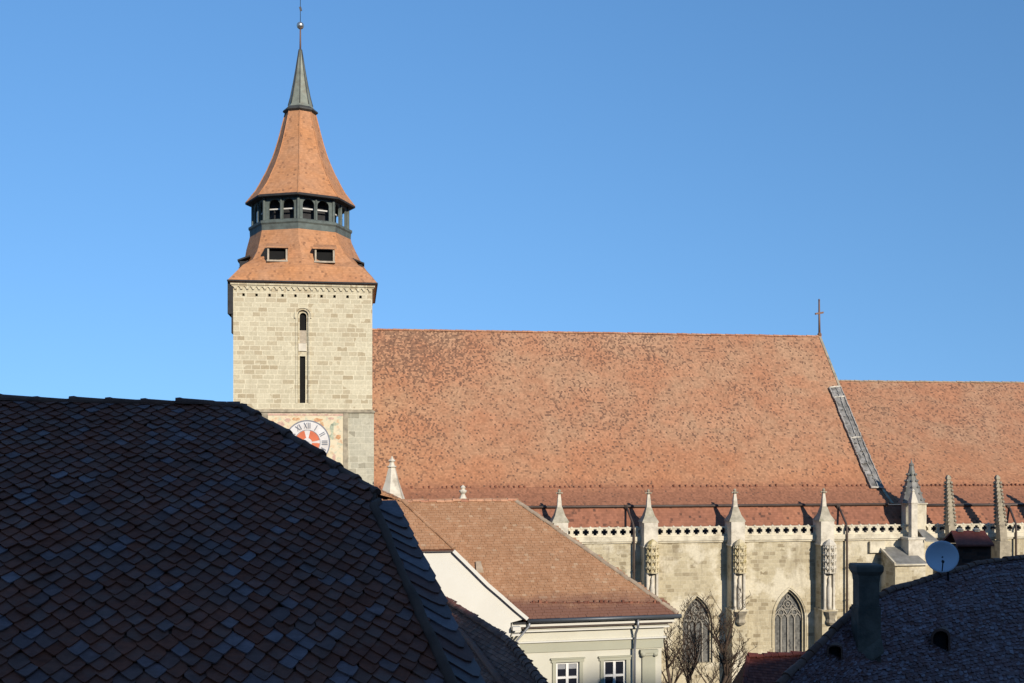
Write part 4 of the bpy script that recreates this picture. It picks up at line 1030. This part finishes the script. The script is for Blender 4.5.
hw2 = MB(); hw2.prism([p - n2 * 0.02 for p in hp2], -n2 * 0.12)
# slope on the far side, and the two slopes either side of the wing's ridge
prof_w = [apexB] + VW
for p, q in zip(prof_w[:-1], prof_w[1:]): hw2.prism([p - Vector((.01, 0, .01)), q - Vector((.01, 0, .01)), q + Vector((-.01, 8.5, -.01)), p + Vector((-.01, 8.5 + WV - p.y, -.01))], (-0.06, 0, -0.10))
hwo = hw2.build('wing_roof', 'brown_tile', house, hb_)
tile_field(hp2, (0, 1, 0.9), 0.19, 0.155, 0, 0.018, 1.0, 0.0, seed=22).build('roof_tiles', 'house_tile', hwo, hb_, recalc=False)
# ridge slope that carries on back and up behind the clipped gable
B1 = H.at(372, 487, apexB.y + 3.4); B0 = H.at(352, 480, apexB.y + 4.0)
up2 = MB(); pl2 = [apexB, B1, B0, apL]; up2.prism(pl2, (0, 0, -0.5)); up2.prism([apexB - Vector((0, 0, .03)), B1 - Vector((0, 0, .03)), B1 + Vector((3, 1.5, -3.2)), apexB + Vector((1.5, 2.5, -2.6))], (0, 0, -0.12))
up2.build('upper_slope', 'brown_tile', hwo, hb_)
tile_field([apexB, B1, B0, apL], (B1 - apexB) + Vector((-.3, 0, 0)), 0.19, 0.155, 0, 0.018, 1.0, 0.0, seed=23).build('roof_tiles', 'house_tile', hwo, hb_, recalc=False)
ridge_caps(V2 + Vector((0, 0, .03)), apexB + Vector((0, 0, .03)), 0.10, 0.36, 12, bumpy=0.1).build('hip_cap', 'house_tile', hwo, hb_)
ridge_caps(apexB, B1, 0.10, 0.36, 13).build('ridge_cap', 'house_tile', hwo, hb_)
MB().bar(V2 + Vector((-.05, -.04, -.06)), E2 + Vector((0, -.04, -.06)), 0.05, 0.05).build('gutter', 'gutter', hwo, hb_)
# moulded white verge and the soft cove under it
vm = MB()
for a, b in zip(VW[:-1], VW[1:]): vm.bar(a + Vector((-.03, -.02, -.05)), b + Vector((-.03, -.02, -.05)), 0.17, 0.14)
vm.build('verge', 'cream_white', hwo, hb_)
cornr = Vector((onw(511, 640).x, WV + 0.08, 0)); gn = Vector((0, -1, 0)); gd = Vector((-1, 0, 0))
# little gable window
ctrw = H.at(418.5, 562, WV + 0.08)
wgo = MB().box((ctrw.x - .24, ctrw.y - .05, ctrw.z - .42), (ctrw.x + .24, ctrw.y - .002, ctrw.z + .42)).build('window', 'white_paint', house, hb_)
MB().box((ctrw.x - .17, ctrw.y - .07, ctrw.z - .34), (ctrw.x + .17, ctrw.y - .052, ctrw.z + .34)).build('pane', 'house_glass', wgo, hb_)

# front wall with its cornice, frieze and bands
uw0 = H.at(511, 650, 0).x; uw1 = H.at(661.5, 650, 0).x
def hy(y, v=0.0): return H.at(600, y, v).z
wops = []
wpx = [(567.5, 24.0), (614.7, 23.4)]
zs_t = hy(660.5); zs_b = zs_t - 1.75
for cx, wpx_ in wpx:
    cu = H.at(cx, 665, 0).x; hw = wpx_ / 2 * 46 / F
    wops.append([(cu - hw, zs_b), (cu - hw, zs_t - 0.002), (cu, zs_t), (cu + hw, zs_t - 0.002), (cu + hw, zs_b)])
fw = wall_open(uw0, uw1, hz0, e0.z - 0.1, wops, TU, 0.3)
fw.add([(uw1, 0, hz0), (uw1, bv - 0.6, hz0), (uw1, bv - 0.6, e0.z - .1), (uw1, 0, e0.z - .1)], [(0, 1, 2, 3)])
fw.add([(uw1, bv - .6, hz0), (uw0 - 6, bv - .6, hz0), (uw0 - 6, bv - .6, e0.z - .1), (uw1, bv - .6, e0.z - .1)], [(0, 1, 2, 3)])
fwo = fw.build('wall', 'cream', house, hb_, recalc=False)
def band(ya, yb, proud, mat, name, v0=-0.003, ret=True):
    b = MB(); za, zb = hy(ya, -proud), hy(yb, -proud); b.box((uw0 - 0.05, -proud, zb), (uw1 + proud, v0, za))
    b.box((uw1 + 0.003, v0 + .002, zb), (uw1 + proud, bv - 0.8, za))
    return b.build(name, mat, fwo, hb_)
band(620.5, 624.3, 0.42, 'cream_white', 'soffit_band')
band(624.45, 626.0, 0.36, 'gutter', 'dark_band')  # thin dark strip below the soffit band
band(626.1, 627.6, 0.20, 'cream', 'cornice')
band(628.0, 629.6, 0.26, 'cream_white', 'cornice')
band(629.9, 638.6, 0.07, 'cream', 'frieze')
band(638.9, 640.4, 0.16, 'cream_white', 'cornice')
band(640.6, 650.0, 0.06, 'sage', 'frieze_band')
# corner pilaster
pu0 = H.at(642.5, 660, -0.1).x; pu1 = H.at(655.5, 660, -0.1).x; pi_ = MB(); pi_.box((pu0, -0.09, hz0), (pu1, -0.003, hy(657)))
pio = pi_.build('pilaster', 'sage', house, hb_)
cpp = MB(); cpp.box((pu0 - 0.06, -0.16, hy(657) + 0.002), (pu1 + 0.06, -0.003, hy(654.4))); cpp.box((pu0 - 0.1, -0.19, hy(654.3)), (pu1 + 0.1, -0.003, hy(651)))
for x in (pu0 + .02, pu1 - .02): cpp.tube([(x, -0.2, hy(655.6)), (x, -0.004, hy(655.6))], 0.10, 10)
cpp.build('capital', 'sage', pio, hb_)
for (cx, wp), o in zip(wpx, wops):
    ua, ub_ = o[0][0], o[-1][0]; cu = (ua + ub_) / 2
    s_ = MB(); 
    s_.box((ua - 0.15, -0.07, zs_b), (ua - 0.003, -0.003, zs_t)); s_.box((ub_ + 0.003, -0.07, zs_b), (ub_ + 0.15, -0.003, zs_t)); s_.box((ua - 0.20, -0.08, zs_t + 0.002), (ub_ + 0.20, -0.003, zs_t + 0.13)); s_.box((ua - 0.24, -0.12, zs_t + 0.132), (ub_ + 0.24, -0.003, zs_t + 0.18)); s_.box((ua - 0.2, -0.15, zs_b - 0.1), (ub_ + 0.2, -0.004, zs_b - 0.003))
    wo_ = s_.build('window', 'sage', house, hb_)
    f = MB(); f.box((ua, 0.06, zs_b), (ua + 0.09, 0.16, zs_t - .003)); f.box((ub_ - 0.09, 0.06, zs_b), (ub_, 0.16, zs_t - .003)); f.box((ua + .09, 0.06, zs_t - 0.09), (ub_ - .09, 0.16, zs_t - .003)); f.box((ua + .09, 0.06, zs_b), (ub_ - .09, 0.16, zs_b + 0.09))
    f.box((cu - 0.055, 0.04, zs_b + .09), (cu + 0.055, 0.155, zs_t - .09)); ztr = zs_t - 0.66; f.box((ua + .09, 0.05, ztr - 0.045), (cu - .057, 0.155, ztr + 0.045)); f.box((cu + .057, 0.05, ztr - 0.045), (ub_ - .09, 0.155, ztr + 0.045))
    f.build('frame', 'white_paint', wo_, hb_)
    g_ = MB(); g_.box((ua + .05, 0.13, zs_b + .05), (ub_ - .05, 0.15, zs_t - .05)); g_.build('pane', 'house_glass', wo_, hb_)
    if cx < 600:
        cbn = MB(); cbn.box((ua + .08, 0.10, ztr + 0.35), (cu - .06, 0.125, zs_t - .09)); cbn.box((cu + .06, 0.10, ztr + 0.35), (ub_ - .09, 0.125, zs_t - .09)); cbn.build('blind', 'zinc', wo_, hb_)
# eaves gutter and downpipes
gm = MB(); gm.tube([(VL[-1].x - 0.05, OV - 0.08, e0.z - 0.06), (er.x + 0.02, OV - 0.08, e0.z - 0.06)], 0.085, 8); gm.build('gutter', 'dark_zinc', sto, hb_)
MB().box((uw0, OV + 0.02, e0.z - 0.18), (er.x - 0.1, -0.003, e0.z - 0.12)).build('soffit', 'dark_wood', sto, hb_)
d1 = H.at(638, 619, OV); dpm = MB(); dpm.tube([d1, d1 + Vector((0, 0, -0.35)), (d1.x - 0.02, -0.30, hy(634)), (d1.x - 0.04, -0.22, hy(650)), (d1.x - 0.04, -0.22, hz0)], 0.055, 8); dpm.build('downpipe', 'zinc', house, hb_)
d2 = Vector((VL[-1].x + 0.02, OV - 0.08, e0.z - 0.1)); cq = Vector((cornr.x, cornr.y, 0)) + gn * 0.12 + gd * 0.05
dpm = MB(); dpm.tube([d2, d2 + Vector((0, 0, -0.15)), Vector((cq.x, cq.y, hy(642))), Vector((cq.x, cq.y, hz0))], 0.05, 8); dpm.build('downpipe', 'zinc', house, hb_)
# white return of the cornice at the skewed corner
rt = MB(); 
for (ya, yb, pr) in ((620.5, 624, .35), (628, 629.6, .2), (638.9, 640.4, .12)):
    za, zb = hy(ya), hy(yb); a = Vector((cornr.x, cornr.y, (za + zb) / 2)) + gn * pr / 2 - gd * 0.35; b = a + gd * 0.33; rt.bar(a, b, pr, za - zb)
rt.build('cornice_return', 'cream_white', house, hb_)
# vent tile by the verge
p = onroof(479, 571); vt = MB(); vt.prism([(p.x - .14, p.y - .12, p.z - .05), (p.x + .16, p.y - .12, p.z - .05), (p.x + .12, p.y + .25, p.z + .27), (p.x - .10, p.y + .25, p.z + .27)], (0, 0, .12)); vt.build('roof_vent', 'mortar', sto, hb_)

# ================================================================== houses in the shade, in plain world axes
W = Frame(512, 0.0, 0.0)
def inset(poly, k):
    c = sum((Vector(p) for p in poly), Vector()) / len(poly)
    return [c + (Vector(p) - c) * k for p in poly]
def shrink(poly, k, dz):
    c = sum((Vector(p) for p in poly), Vector()) / len(poly)
    return [Vector((lerp(c.x, p[0], k), lerp(c.y, p[1], k), p[2] + dz)) for p in poly]
def to_ground(mb, poly, zg_):
    n = len(poly); vs = [Vector(p) for p in poly] + [Vector((p[0], p[1], zg_)) for p in poly]
    mb.add(vs, [list(range(n))] + [(i, (i + 1) % n, (i + 1) % n + n, i + n) for i in range(n)])

# ---- the near house on the left with its field of pointed tiles
a = W.deep(-20, 399.5, 15.0); b = W.deep(243, 406, 16.0); c_ = W.deep(100, 683, 9.3)
n1 = (b - a).cross(c_ - a).normalized(); n1 = n1 if n1.z > 0 else -n1
on1 = lambda x, y: W.on(x, y, a, n1)
fl = on1(-420, 390.5); fr2 = b; hk = on1(377, 491); h0 = on1(374, 508); h1 = on1(451, 683); h2 = on1(500, 800); el = on1(-640, 800)
left = W.root('tiled_house', 'nearest house at the left with a dark roof of pointed tiles in shade', 'house', (-4, 12, ground_z(0, 12)))
lb = W.base; Lz = ground_z(0, 12)
F1 = [fl, fr2, hk, h0, h1, h2, el]
rs = MB(); rs.prism([p - n1 * 0.02 for p in F1], -n1 * 0.12)
bk = Vector((0.3, 4.5, -3.4))
rs.prism([fl - Vector((0, 0, .03)), fr2 - Vector((0, 0, .03)), hk - Vector((0, 0, .03)), hk + bk, fr2 + bk, fl + bk], (0, 0, -0.12))
rso = rs.build('roof', 'dark_mortar', left, lb)
upv = Vector((-n1.x, -n1.y, 0)); upv.z = (n1.x ** 2 + n1.y ** 2) / n1.z
hs_ = n1.cross((hk - fr2).normalized()); hs_ = hs_ if hs_.x < 0 else -hs_
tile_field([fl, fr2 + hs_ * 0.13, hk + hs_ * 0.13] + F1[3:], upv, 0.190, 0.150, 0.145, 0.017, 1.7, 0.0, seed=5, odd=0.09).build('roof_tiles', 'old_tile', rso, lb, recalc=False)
ridge_caps(fl + Vector((0, 0, 0.0)), fr2 + Vector((0, 0, -0.01)), 0.085, 0.47, 31, 1.0, 0.72, 0.10).build('ridge_cap', 'cap_tile', rso, lb)
ridge_caps(hk + Vector((0, 0, -0.02)), fr2 + Vector((0, 0, -.02)), 0.072, 0.42, 32, 1.2, 0.70, 0.15).build('hip_cap', 'cap_tile', rso, lb)
# hip with its mortar roll and the single file of pale tiles beyond it
o0 = W.deep(398, 507, (h0.y + 0.25)); o1 = W.deep(481, 683, h1.y + 0.22); o2 = W.deep(536, 800, h2.y + 0.2)
ds = o1 - o0; 
hs = MB(); hs.prism([h0 - n1 * .02, h2 - n1 * .02, o2, o0], (0, 0.05, -0.14)); hs.build('hip_base', 'dark_mortar', rso, lb)
mr = MB(); hk2 = on1(384, 496); pts = [lerp(h0, h2, k / 14) + n1 * 0.03 + Vector((random.uniform(-.012, .012), 0, random.uniform(-.01, .01))) for k in range(15)]
mr.tube([lerp(h0, hk2, 0.5) + n1 * 0.02] + pts, [0.04] + [0.055 + random.uniform(-.012, .012) for _ in pts], 8); mr.build('hip_mortar', 'dark_mortar', rso, lb)
ht = MB(); N = 21; rr = random.Random(6); upd = (h0 - h2).normalized()
for k in range(N, 0, -1):
    t = k / N; hh = lerp(h0, h2, t); oo = lerp(o0, o2, t); ac = (oo - hh); wd = ac.length; ac.normalize(); nn = ac.cross(upd).normalized(); nn = nn if nn.z > 0 else -nn
    st_ = (h0 - h2).length / N; L = st_ * 2.0; j = rr.uniform(-.02, .02)
    c0 = lerp(hh, oo, 0.5) - upd * st_ * 0.3
    hw = wd * rr.uniform(.5, .58)
    cj = rr.uniform(-.1, .1) * st_
    out = [(-hw * .95, st_ * 1.25), (-hw * 0.45, st_ * 0.75), (0.05 * hw, st_ * 0.18), (0.42 * hw, -st_ * 0.22 + cj), (hw * 0.72, -st_ * 0.28 + cj), (hw * 1.06, st_ * 0.2), (hw * 1.04, L), (-hw, L)]
    top = [c0 + ac * x + upd * (y + j) + nn * (0.012 + 0.035 * (1 - y / L)) for x, y in out]; m = len(out)
    ht.add(top + [p - nn * 0.02 for p in top], [list(range(m))] + [(i, m + i, m + (i + 1) % m, (i + 1) % m) for i in range(m)])
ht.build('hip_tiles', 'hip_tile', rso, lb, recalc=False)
wl = MB(); to_ground(wl, shrink(F1, 0.93, -0.3), Lz - 1); to_ground(wl, shrink([fl, fr2, hk, hk + bk, fr2 + bk, fl + bk], 0.93, -0.3), Lz - 1); wl.build('wall', 'old_plaster', left, lb)

# ---- low house tucked between the near roof and the cream house
lowh = W.root('low_house', 'low house with a sagging brown tiled roof squeezed beneath the cream gable wall', 'house', (-2, 36, ground_z(0, 36))); wb = W.base
R1 = W.deep(509, 641.5, 33.0); R0 = W.deep(438, 595.5, 41.5); R0b = R0 + (R0 - R1) * 0.8; tip = W.deep(546, 688, 30.5); low = W.deep(470, 720, 30.0)
nl = (R0 - R1).cross(low - R1).normalized(); nl = nl if nl.z > 0 else -nl
onl = lambda x, y: W.on(x, y, R1, nl)
tip = onl(560, 706); Lp = [R0b, R1, tip, onl(530, 760), onl(380, 760)]
lm = MB(); lm.prism([p - nl * .02 for p in Lp], -nl * 0.14); bkl = Vector((2.6, 2.0, -3.0)); lm.prism([R0b - Vector((0, 0, .04)), R1 - Vector((0, 0, .04)), tip - Vector((0, 0, .04)), tip + bkl * .2, R1 + bkl, R0b + bkl], (0, 0, -0.12))
lmo = lm.build('roof', 'dark_mortar', lowh, wb)
ul = Vector((-nl.x, -nl.y, 0)); ul.z = (nl.x ** 2 + nl.y ** 2) / nl.z
tile_field(inset(Lp, .972), ul, 0.18, 0.14, 0, 0.018, 1.2, 0.0, seed=41).build('roof_tiles', 'brown_tile', lmo, wb, recalc=False)
ridge_caps(R0b + nl * .03, R1 + nl * .03, 0.13, 0.36, 42).build('ridge_cap', 'brown_tile', lmo, wb); ridge_caps(tip, R1, 0.14, 0.36, 43).build('hip_cap', 'cap_tile', lmo, wb)
vm = MB(); vm.tube([onl(x, y) + nl * .08 for x, y in ((452, 629), (462, 634), (474, 646), (486, 662), (497, 676), (512, 700))], 0.11, 8); vm.build('valley_mortar', 'brown_tile', lmo, wb)
wl = MB(); to_ground(wl, shrink(Lp, 0.93, -0.35), ground_z(0, 36) - 1); wl.build('wall', 'old_plaster', lowh, wb)

# ---- small red roof before the church
redh = W.root('red_roofed_house', 'small house with a dark red roof below the traceried church window', 'house', (12, 54, ground_z(0, 54))); wb = W.base
q0 = W.deep(748, 657, 52.0); q1 = q0 + Vector((5.5, 1.2, 0)); dn = Vector((0.0, -2.6, -3.0))
e_l = q0 + dn + Vector((-1.0, 0, 0)); e_r = q1 + dn; bl_ = q0 + Vector((-1.0, 2.6, -3.0)); br_ = q1 + Vector((0, 2.6, -3.0))
rm = MB(); nn = (q1 - q0).cross(e_l - q0).normalized(); nn = nn if nn.z > 0 else -nn
rm.prism([q0, q1, e_r, e_l], (0, 0, -0.14)); rm.prism([q0 - Vector((0, 0, .01)), q1 - Vector((0, 0, .01)), br_, bl_], (0, 0, -0.13)); rm.prism([q0 - Vector((.02, 0, .02)), e_l - Vector((.02, 0, .02)), bl_ - Vector((.02, 0, .02))], (0.05, 0, -0.14))
rmo = rm.build('roof', 'dark_mortar', redh, wb)
tile_field([q0, q1, e_r, e_l], (0, 2.6, 3.0), 0.18, 0.15, 0, 0.018, 1.0, 0.0, seed=51).build('roof_tiles', 'red_tile', rmo, wb, recalc=False)
ridge_caps(q0, q1, 0.16, 0.36, 52).build('ridge_cap', 'red_tile', rmo, wb); ridge_caps(e_l, q0, 0.12, 0.36, 53).build('hip_cap', 'red_tile', rmo, wb)
wl = MB(); wl.prism([Vector((p.x, p.y, ground_z(0, 54) - 1)) for p in shrink([e_l, e_r, br_, bl_], 0.9, 0)], (0, 0, e_l.z - ground_z(0, 54) + 0.9)); wl.build('wall', 'old_plaster', redh, wb)

# ---- house on the right with streaky grey roof
rgt = W.root('grey_roofed_house', 'house at the lower right with a streaky grey tiled roof, chimneys and roof vents', 'house', (12, 24, ground_z(0, 24))); gb = W.base; gz = ground_z(0, 24)
sil = [(1110, 548, 33.5), (1024, 558.5, 30.0), (985, 562.5, 28.6), (960, 569, 27.6), (930, 578.5, 26.5), (893, 590, 25.1), (860, 604, 24.0)]
rp = [W.deep(*q) for q in sil]; hipb = W.deep(778, 686, 21.0); hipc = W.deep(742, 722, 20.0); botr = W.deep(1180, 800, 21.5); botm = W.deep(900, 800, 18.5)
gm = MB()
fan = rp + [hipb, hipc]; bot = [W.deep(x, 800, D) for x, D in ((1190, 22.5), (1100, 21.5), (1040, 20.9), (1000, 20.5), (960, 20.1), (910, 19.7), (860, 19.3), (790, 19.1), (745, 19.0))]
faces = []
vs = fan + bot; n = len(fan)
tl_all = MB()
for i in range(n - 1):
    quad = [fan[i], fan[i + 1], bot[i + 1], bot[i]]
    faces.append((i, i + 1, n + i + 1, n + i))
gm.add([p - Vector((0, 0, 0.06)) for p in vs], faces)
gm.add([p - Vector((0, 0, 0.06)) for p in fan] + [p + Vector((2.5, 4.0, -3.2)) for p in fan], [(i, i + 1, n + i + 1, n + i) for i in range(n - 1)])
gmo = gm.build('roof', 'dark_mortar', rgt, gb)
# tiles follow the warped slope course by course
rows_ = 58; rr = random.Random(61); tl = MB()
def surf(s, t):
    k = min(int(s * (n - 1)), n - 2); f_ = s * (n - 1) - k
    return lerp(lerp(fan[k], fan[k + 1], f_), lerp(bot[k], bot[k + 1], f_), t)
lens = [(fan[i + 1] - fan[i]).length for i in range(n - 1)]; cum = [0]
for q in lens: cum.append(cum[-1] + q)
def s_of(d):
    for i in range(n - 1):
        if d <= cum[i + 1]: return (i + (d - cum[i]) / lens[i]) / (n - 1)
    return 1.0
for r in range(rows_):
    t1 = (r + 1) / rows_; t0 = max(0, (r - 1.1) / rows_); d = rr.uniform(0, 0.2)
    wd = 0.19
    while d < cum[-1] - 0.1:
        sa, sb = s_of(d), s_of(d + wd * 0.96)
        dy = rr.uniform(-.004, .004); A = surf(sa, t1 + dy); B = surf(sb, t1 + dy + rr.uniform(-.003, .003)); Cc = surf(sb, t0); Dd = surf(sa, t0)
        nn = (B - A).cross(Dd - A).normalized(); nn = nn if nn.z > 0 else -nn
        lf = 0.035 + rr.uniform(-.008, .012); A1, B1_ = A + nn * lf, B + nn * (lf + rr.uniform(-.01, .01)); m_ = lerp(A1, B1_, .5) + (A1 - Dd).normalized() * 0.03
        tl.add([A1, m_, B1_, Cc + nn * .003, Dd + nn * .003, A1 - nn * .022, m_ - nn * .022, B1_ - nn * .022], [(0, 1, 2, 3, 4), (0, 5, 6, 1), (1, 6, 7, 2)])
        d += wd
tl.build('roof_tiles', 'streaked_tile', gmo, gb, recalc=False)
rc_ = MB()
for i in range(n - 1):
    q = ridge_caps(fan[i + 1], fan[i], 0.095, 0.36, 70 + i, 1.0); rc_.add(q.v, q.f)
rc_.build('ridge_cap', 'cap_tile', gmo, gb)
def roof_at(x, y):
    """point of the warped slope seen at picture point (x, y)"""
    best = None
    for i in range(80):
        for j in range(60):
            p = surf(i / 79, j / 59); px = 512 + p.x * F / p.y; py = HZ - p.z * F / p.y; d = (px - x) ** 2 + (py - y) ** 2
            if best is None or d < best[0]: best = (d, p)
    return best[1]
# rendered chimney standing in the slope
pc = roof_at(868, 650); Dc = pc.y; cx0 = (866 - 512) / F * Dc; zt_ = -(564 - HZ) / F * Dc; hwc = 11.4 / F * Dc; zc_ = -(600 - HZ) / F * Dc
cm = MB(); cm.box((cx0 - hwc * .98, Dc - hwc, pc.z - 1.2), (cx0 + hwc * .98, Dc + hwc, zc_ - .12)); cm.box((cx0 - hwc * 0.88, Dc - hwc * 0.88, zc_ - .12), (cx0 + hwc * 0.88, Dc + hwc * 0.88, zt_ - 0.2))
cmo = cm.build('chimney', 'chimney_render', gmo, gb)
cc = MB(); R_ = []
for (k, z) in ((0.9, zt_ - 0.34), (0.95, zt_ - 0.22), (1.16, zt_ - 0.13), (1.18, zt_ - 0.04), (1.1, zt_)):
    R_.append([Vector((cx0 + sx * hwc * k, Dc + sy * hwc * k, z)) for sx, sy in ((-1, -1), (1, -1), (1, 1), (-1, 1))])
cc.rings(R_); cc.build('chimney_cap', 'chimney_render', cmo, gb)
fs_ = MB(); fs_.box((cx0 - hwc * 1.05, Dc - hwc * 1.06, pc.z - .3), (cx0 - hwc * .5, Dc - hwc * 1.0 - .004, pc.z + .05)); fs_.prism([(cx0 - hwc * 1.0, Dc - hwc * 1.03, pc.z - .1), (cx0 + hwc * 1.0, Dc - hwc * 1.03, pc.z + .25), (cx0 + hwc * 1.1, Dc - hwc * 1.4, pc.z - .02), (cx0 - hwc * .9, Dc - hwc * 1.4, pc.z - .32)], (0, 0, .05)); fs_.build('flashing', 'chimney_render', cmo, gb)
# broad brick stack with a tiled lid behind the ridge
D2 = 29.4; xa, xb = (957.5 - 512) / F * D2, (991 - 512) / F * D2; z1 = -(546 - HZ) / F * D2; z2 = -(533.5 - HZ) / F * D2
sm_ = MB(); sm_.box((xa, D2, -6), (xb, D2 + 0.8, z1)); smo = sm_.build('chimney', 'brown_brick', gmo, gb)
ld = MB(); ld.prism([(xa - .06, D2 - .12, z1), (xb + .04, D2 - .12, z1), (xb, D2 + .42, z2), (xa, D2 + .42, z2)], (0, 0, .05)); ld.prism([(xa - .06, D2 + .95, z1), (xb + .04, D2 + .95, z1), (xb, D2 + .424, z2 - .003), (xa, D2 + .424, z2 - .003)], (0, 0, .05)); ld.build('chimney_lid', 'red_tile', smo, gb)
wc = MB(); 
for x in (966, 983): wc.lathe(((x - 512) / F * D2, D2 + .42), [(.10, z2 + .02), (.11, z2 + .08), (.03, z2 + .12)], 8)
wc.build('lid_clip', 'old_plaster', smo, gb)
# hooded roof vents
def vent(x, y, wpx_, hpx):
    p = roof_at(x, y); hw = wpx_ / 2 / F * p.y; h = hpx / F * p.y; m = MB(); o = arch_pts(0, hw, -.1, h * .55, h, 6, False); k = 1.28; oo = [(u * k, z * 1.18 if z > 0 else z) for u, z in o]
    dv = Vector((0.18, -0.25, 0)); f0 = p + Vector((0, -.22, .0)); bkv = Vector((hw * 2.6, 0.9, -0.02))
    nI = len(o); P = [f0 + Vector((u, 0, z)) for u, z in o]; Q = [f0 + Vector((u, 0, z)) for u, z in oo]; B_ = [f0 + bkv + Vector((u * .5, 0, z * .8)) for u, z in oo]
    m.add(P + Q + B_, [(i, i + 1, nI + i + 1, nI + i) for i in range(nI - 1)] + [(nI + i, nI + i + 1, 2 * nI + i + 1, 2 * nI + i) for i in range(nI - 1)])
    vo = m.build('roof_vent', 'cap_tile', gmo, gb); i_ = MB(); i_.prism([q + Vector((0.0, .12, 0)) for q in P], (0, .02, 0)); i_.build('opening', 'void', vo, gb)
vent(937, 645, 15, 15); 
vent(834, 652, 12, 8)
wl = MB(); to_ground(wl, shrink(fan + bot[::-1], 0.94, -0.45), gz - 1); wl.build('wall', 'old_plaster', rgt, gb)

# ---- satellite dish on the ridge of that house
Dd_ = 26.6; dc = W.deep(942, 556.5, Dd_); rad = 15.6 / F * Dd_
di = W.root('satellite_dish', 'round pale satellite dish on a short mast at the roof ridge', 'satellite dish', tuple(dc - Vector((0, 0, 0.62)))); db = W.base
ax_ = Vector((-0.30, -0.93, 0.18)).normalized(); ex_ = ax_.cross(Vector((0, 0, 1))).normalized(); ey_ = ex_.cross(ax_)
dm = MB(); R_ = []
for (k, dpt) in ((0.02, 0.10), (0.3, 0.093), (0.6, 0.066), (0.85, 0.03), (1.0, 0.0), (1.0, -0.012), (0.985, 0.006)):
    pass
prof_ = [(0.02, -0.10), (0.3, -0.093), (0.6, -0.066), (0.85, -0.03), (1.0, 0.0), (1.02, -0.006), (1.0, -0.02), (0.85, -0.05), (0.6, -0.086), (0.3, -0.113), (0.02, -0.12)]
for k, dpt in prof_: R_.append([dc + ax_ * dpt + (ex_ * cos(t) + ey_ * sin(t)) * rad * k for t in [2 * pi * i / 32 for i in range(32)]])
dm.rings(R_, True, True); dm.build('reflector', 'dish', di, db)
arm_b = dc - ey_ * rad * 0.92 - ax_ * 0.03; lnb = dc + ax_ * 0.36 - ey_ * rad * 0.42 - ex_ * 0.0
am = MB(); am.tube([arm_b, lnb], 0.014, 6); am.build('arm', 'dark_metal', di, db)
lm_ = MB(); lm_.tube([lnb, lnb - ax_ * 0.11 + ey_ * 0.03], [0.035, 0.028], 8); lm_.build('receiver', 'dark_metal', di, db)
ms = MB(); mb0 = dc - ax_ * 0.14 + Vector((0.16, 0, -0.05)); ms.tube([dc - ax_ * 0.10, mb0, mb0 + Vector((0.02, 0.05, -0.9))], 0.025, 6); ms.build('mast', 'dark_metal', di, db)

# ================================================================== bare trees by the church wall
def bare_tree(px, D, fork_y, top_y, label, seed, limbs, spread, rt=0.24):
    r_ = random.Random(seed); zg_ = ground_z(0, D); X = (px - 512) / F * D
    t = W.root('bare_tree', label, 'tree', (X, D, zg_), 'bare trees by the church wall'); b_ = W.base
    zf_ = -(fork_y - HZ) / F * D; zt = -(top_y - HZ) / F * D
    tr = MB(); P = [Vector((X + r_.uniform(-.08, .08) * k, D + r_.uniform(-.1, .1), lerp(zg_, zf_, k / 6))) for k in range(7)]
    tr.tube(P, [lerp(rt * 1.5, rt * 0.72, k / 6) for k in range(7)], 10); tr.build('trunk', 'bark', t, b_)
    cr_ = MB()
    def limb(p, d, L, r0, lev):
        n_ = max(4, int(L / 0.45)); pts = [p]; rs_ = [r0]; dd = d.normalized(); q = p
        for k in range(n_):
            dd = (dd + Vector((r_.gauss(0, .09), r_.gauss(0, .09), r_.gauss(0.02, .07))) + Vector((0, 0, 0.11 if lev < 2 else 0.05))).normalized()
            q = q + dd * (L / n_); pts.append(q); rs_.append(max(0.013, r0 * (1 - 0.78 * (k + 1) / n_)))
        cr_.tube(pts, rs_, 6 if lev < 2 else 4)
        if lev < 2 or lev == 2:
            m = (r_.randint(5, 7) if lev == 0 else r_.randint(3, 4)) if lev < 2 else r_.randint(2, 3)
            for k in range(m):
                i = r_.randint(max(1, n_ // 4), n_); a = r_.uniform(0, 2 * pi); sd_ = Vector((cos(a), sin(a), r_.uniform(-.1, .6))).normalized()
                limb(pts[i], (pts[i] - pts[i - 1]).normalized() * 0.6 + sd_ * 0.75, L * r_.uniform(.32, .6), max(.014, rs_[i] * .6), lev + 1)
    for k in range(limbs):
        a = 2 * pi * (k + r_.uniform(-.3, .3)) / limbs; i = r_.randint(4, 6)
        d = Vector((cos(a) * spread, sin(a) * spread * .8, r_.uniform(.55, 1.1)))
        limb(P[i], d, (zt - zf_) * r_.uniform(.55, .8), rt * r_.uniform(.42, .6), 0)
    limb(P[-1], Vector((0.05, 0, 1)), (zt - zf_) * .78, rt * .7, 0)
    cr_.build('crown', 'twig', t, b_)
bare_tree(720, 72, 655, 598, 'bare tree with upright limbs between the two church windows', 3, 10, 0.65, 0.17)
bare_tree(693, 75, 662, 606, 'slim bare tree in front of the left church window', 9, 9, 0.6, 0.14)
bare_tree(673, 69, 668, 612, 'bare tree closest to the corner of the cream house', 14, 9, 0.6, 0.14)
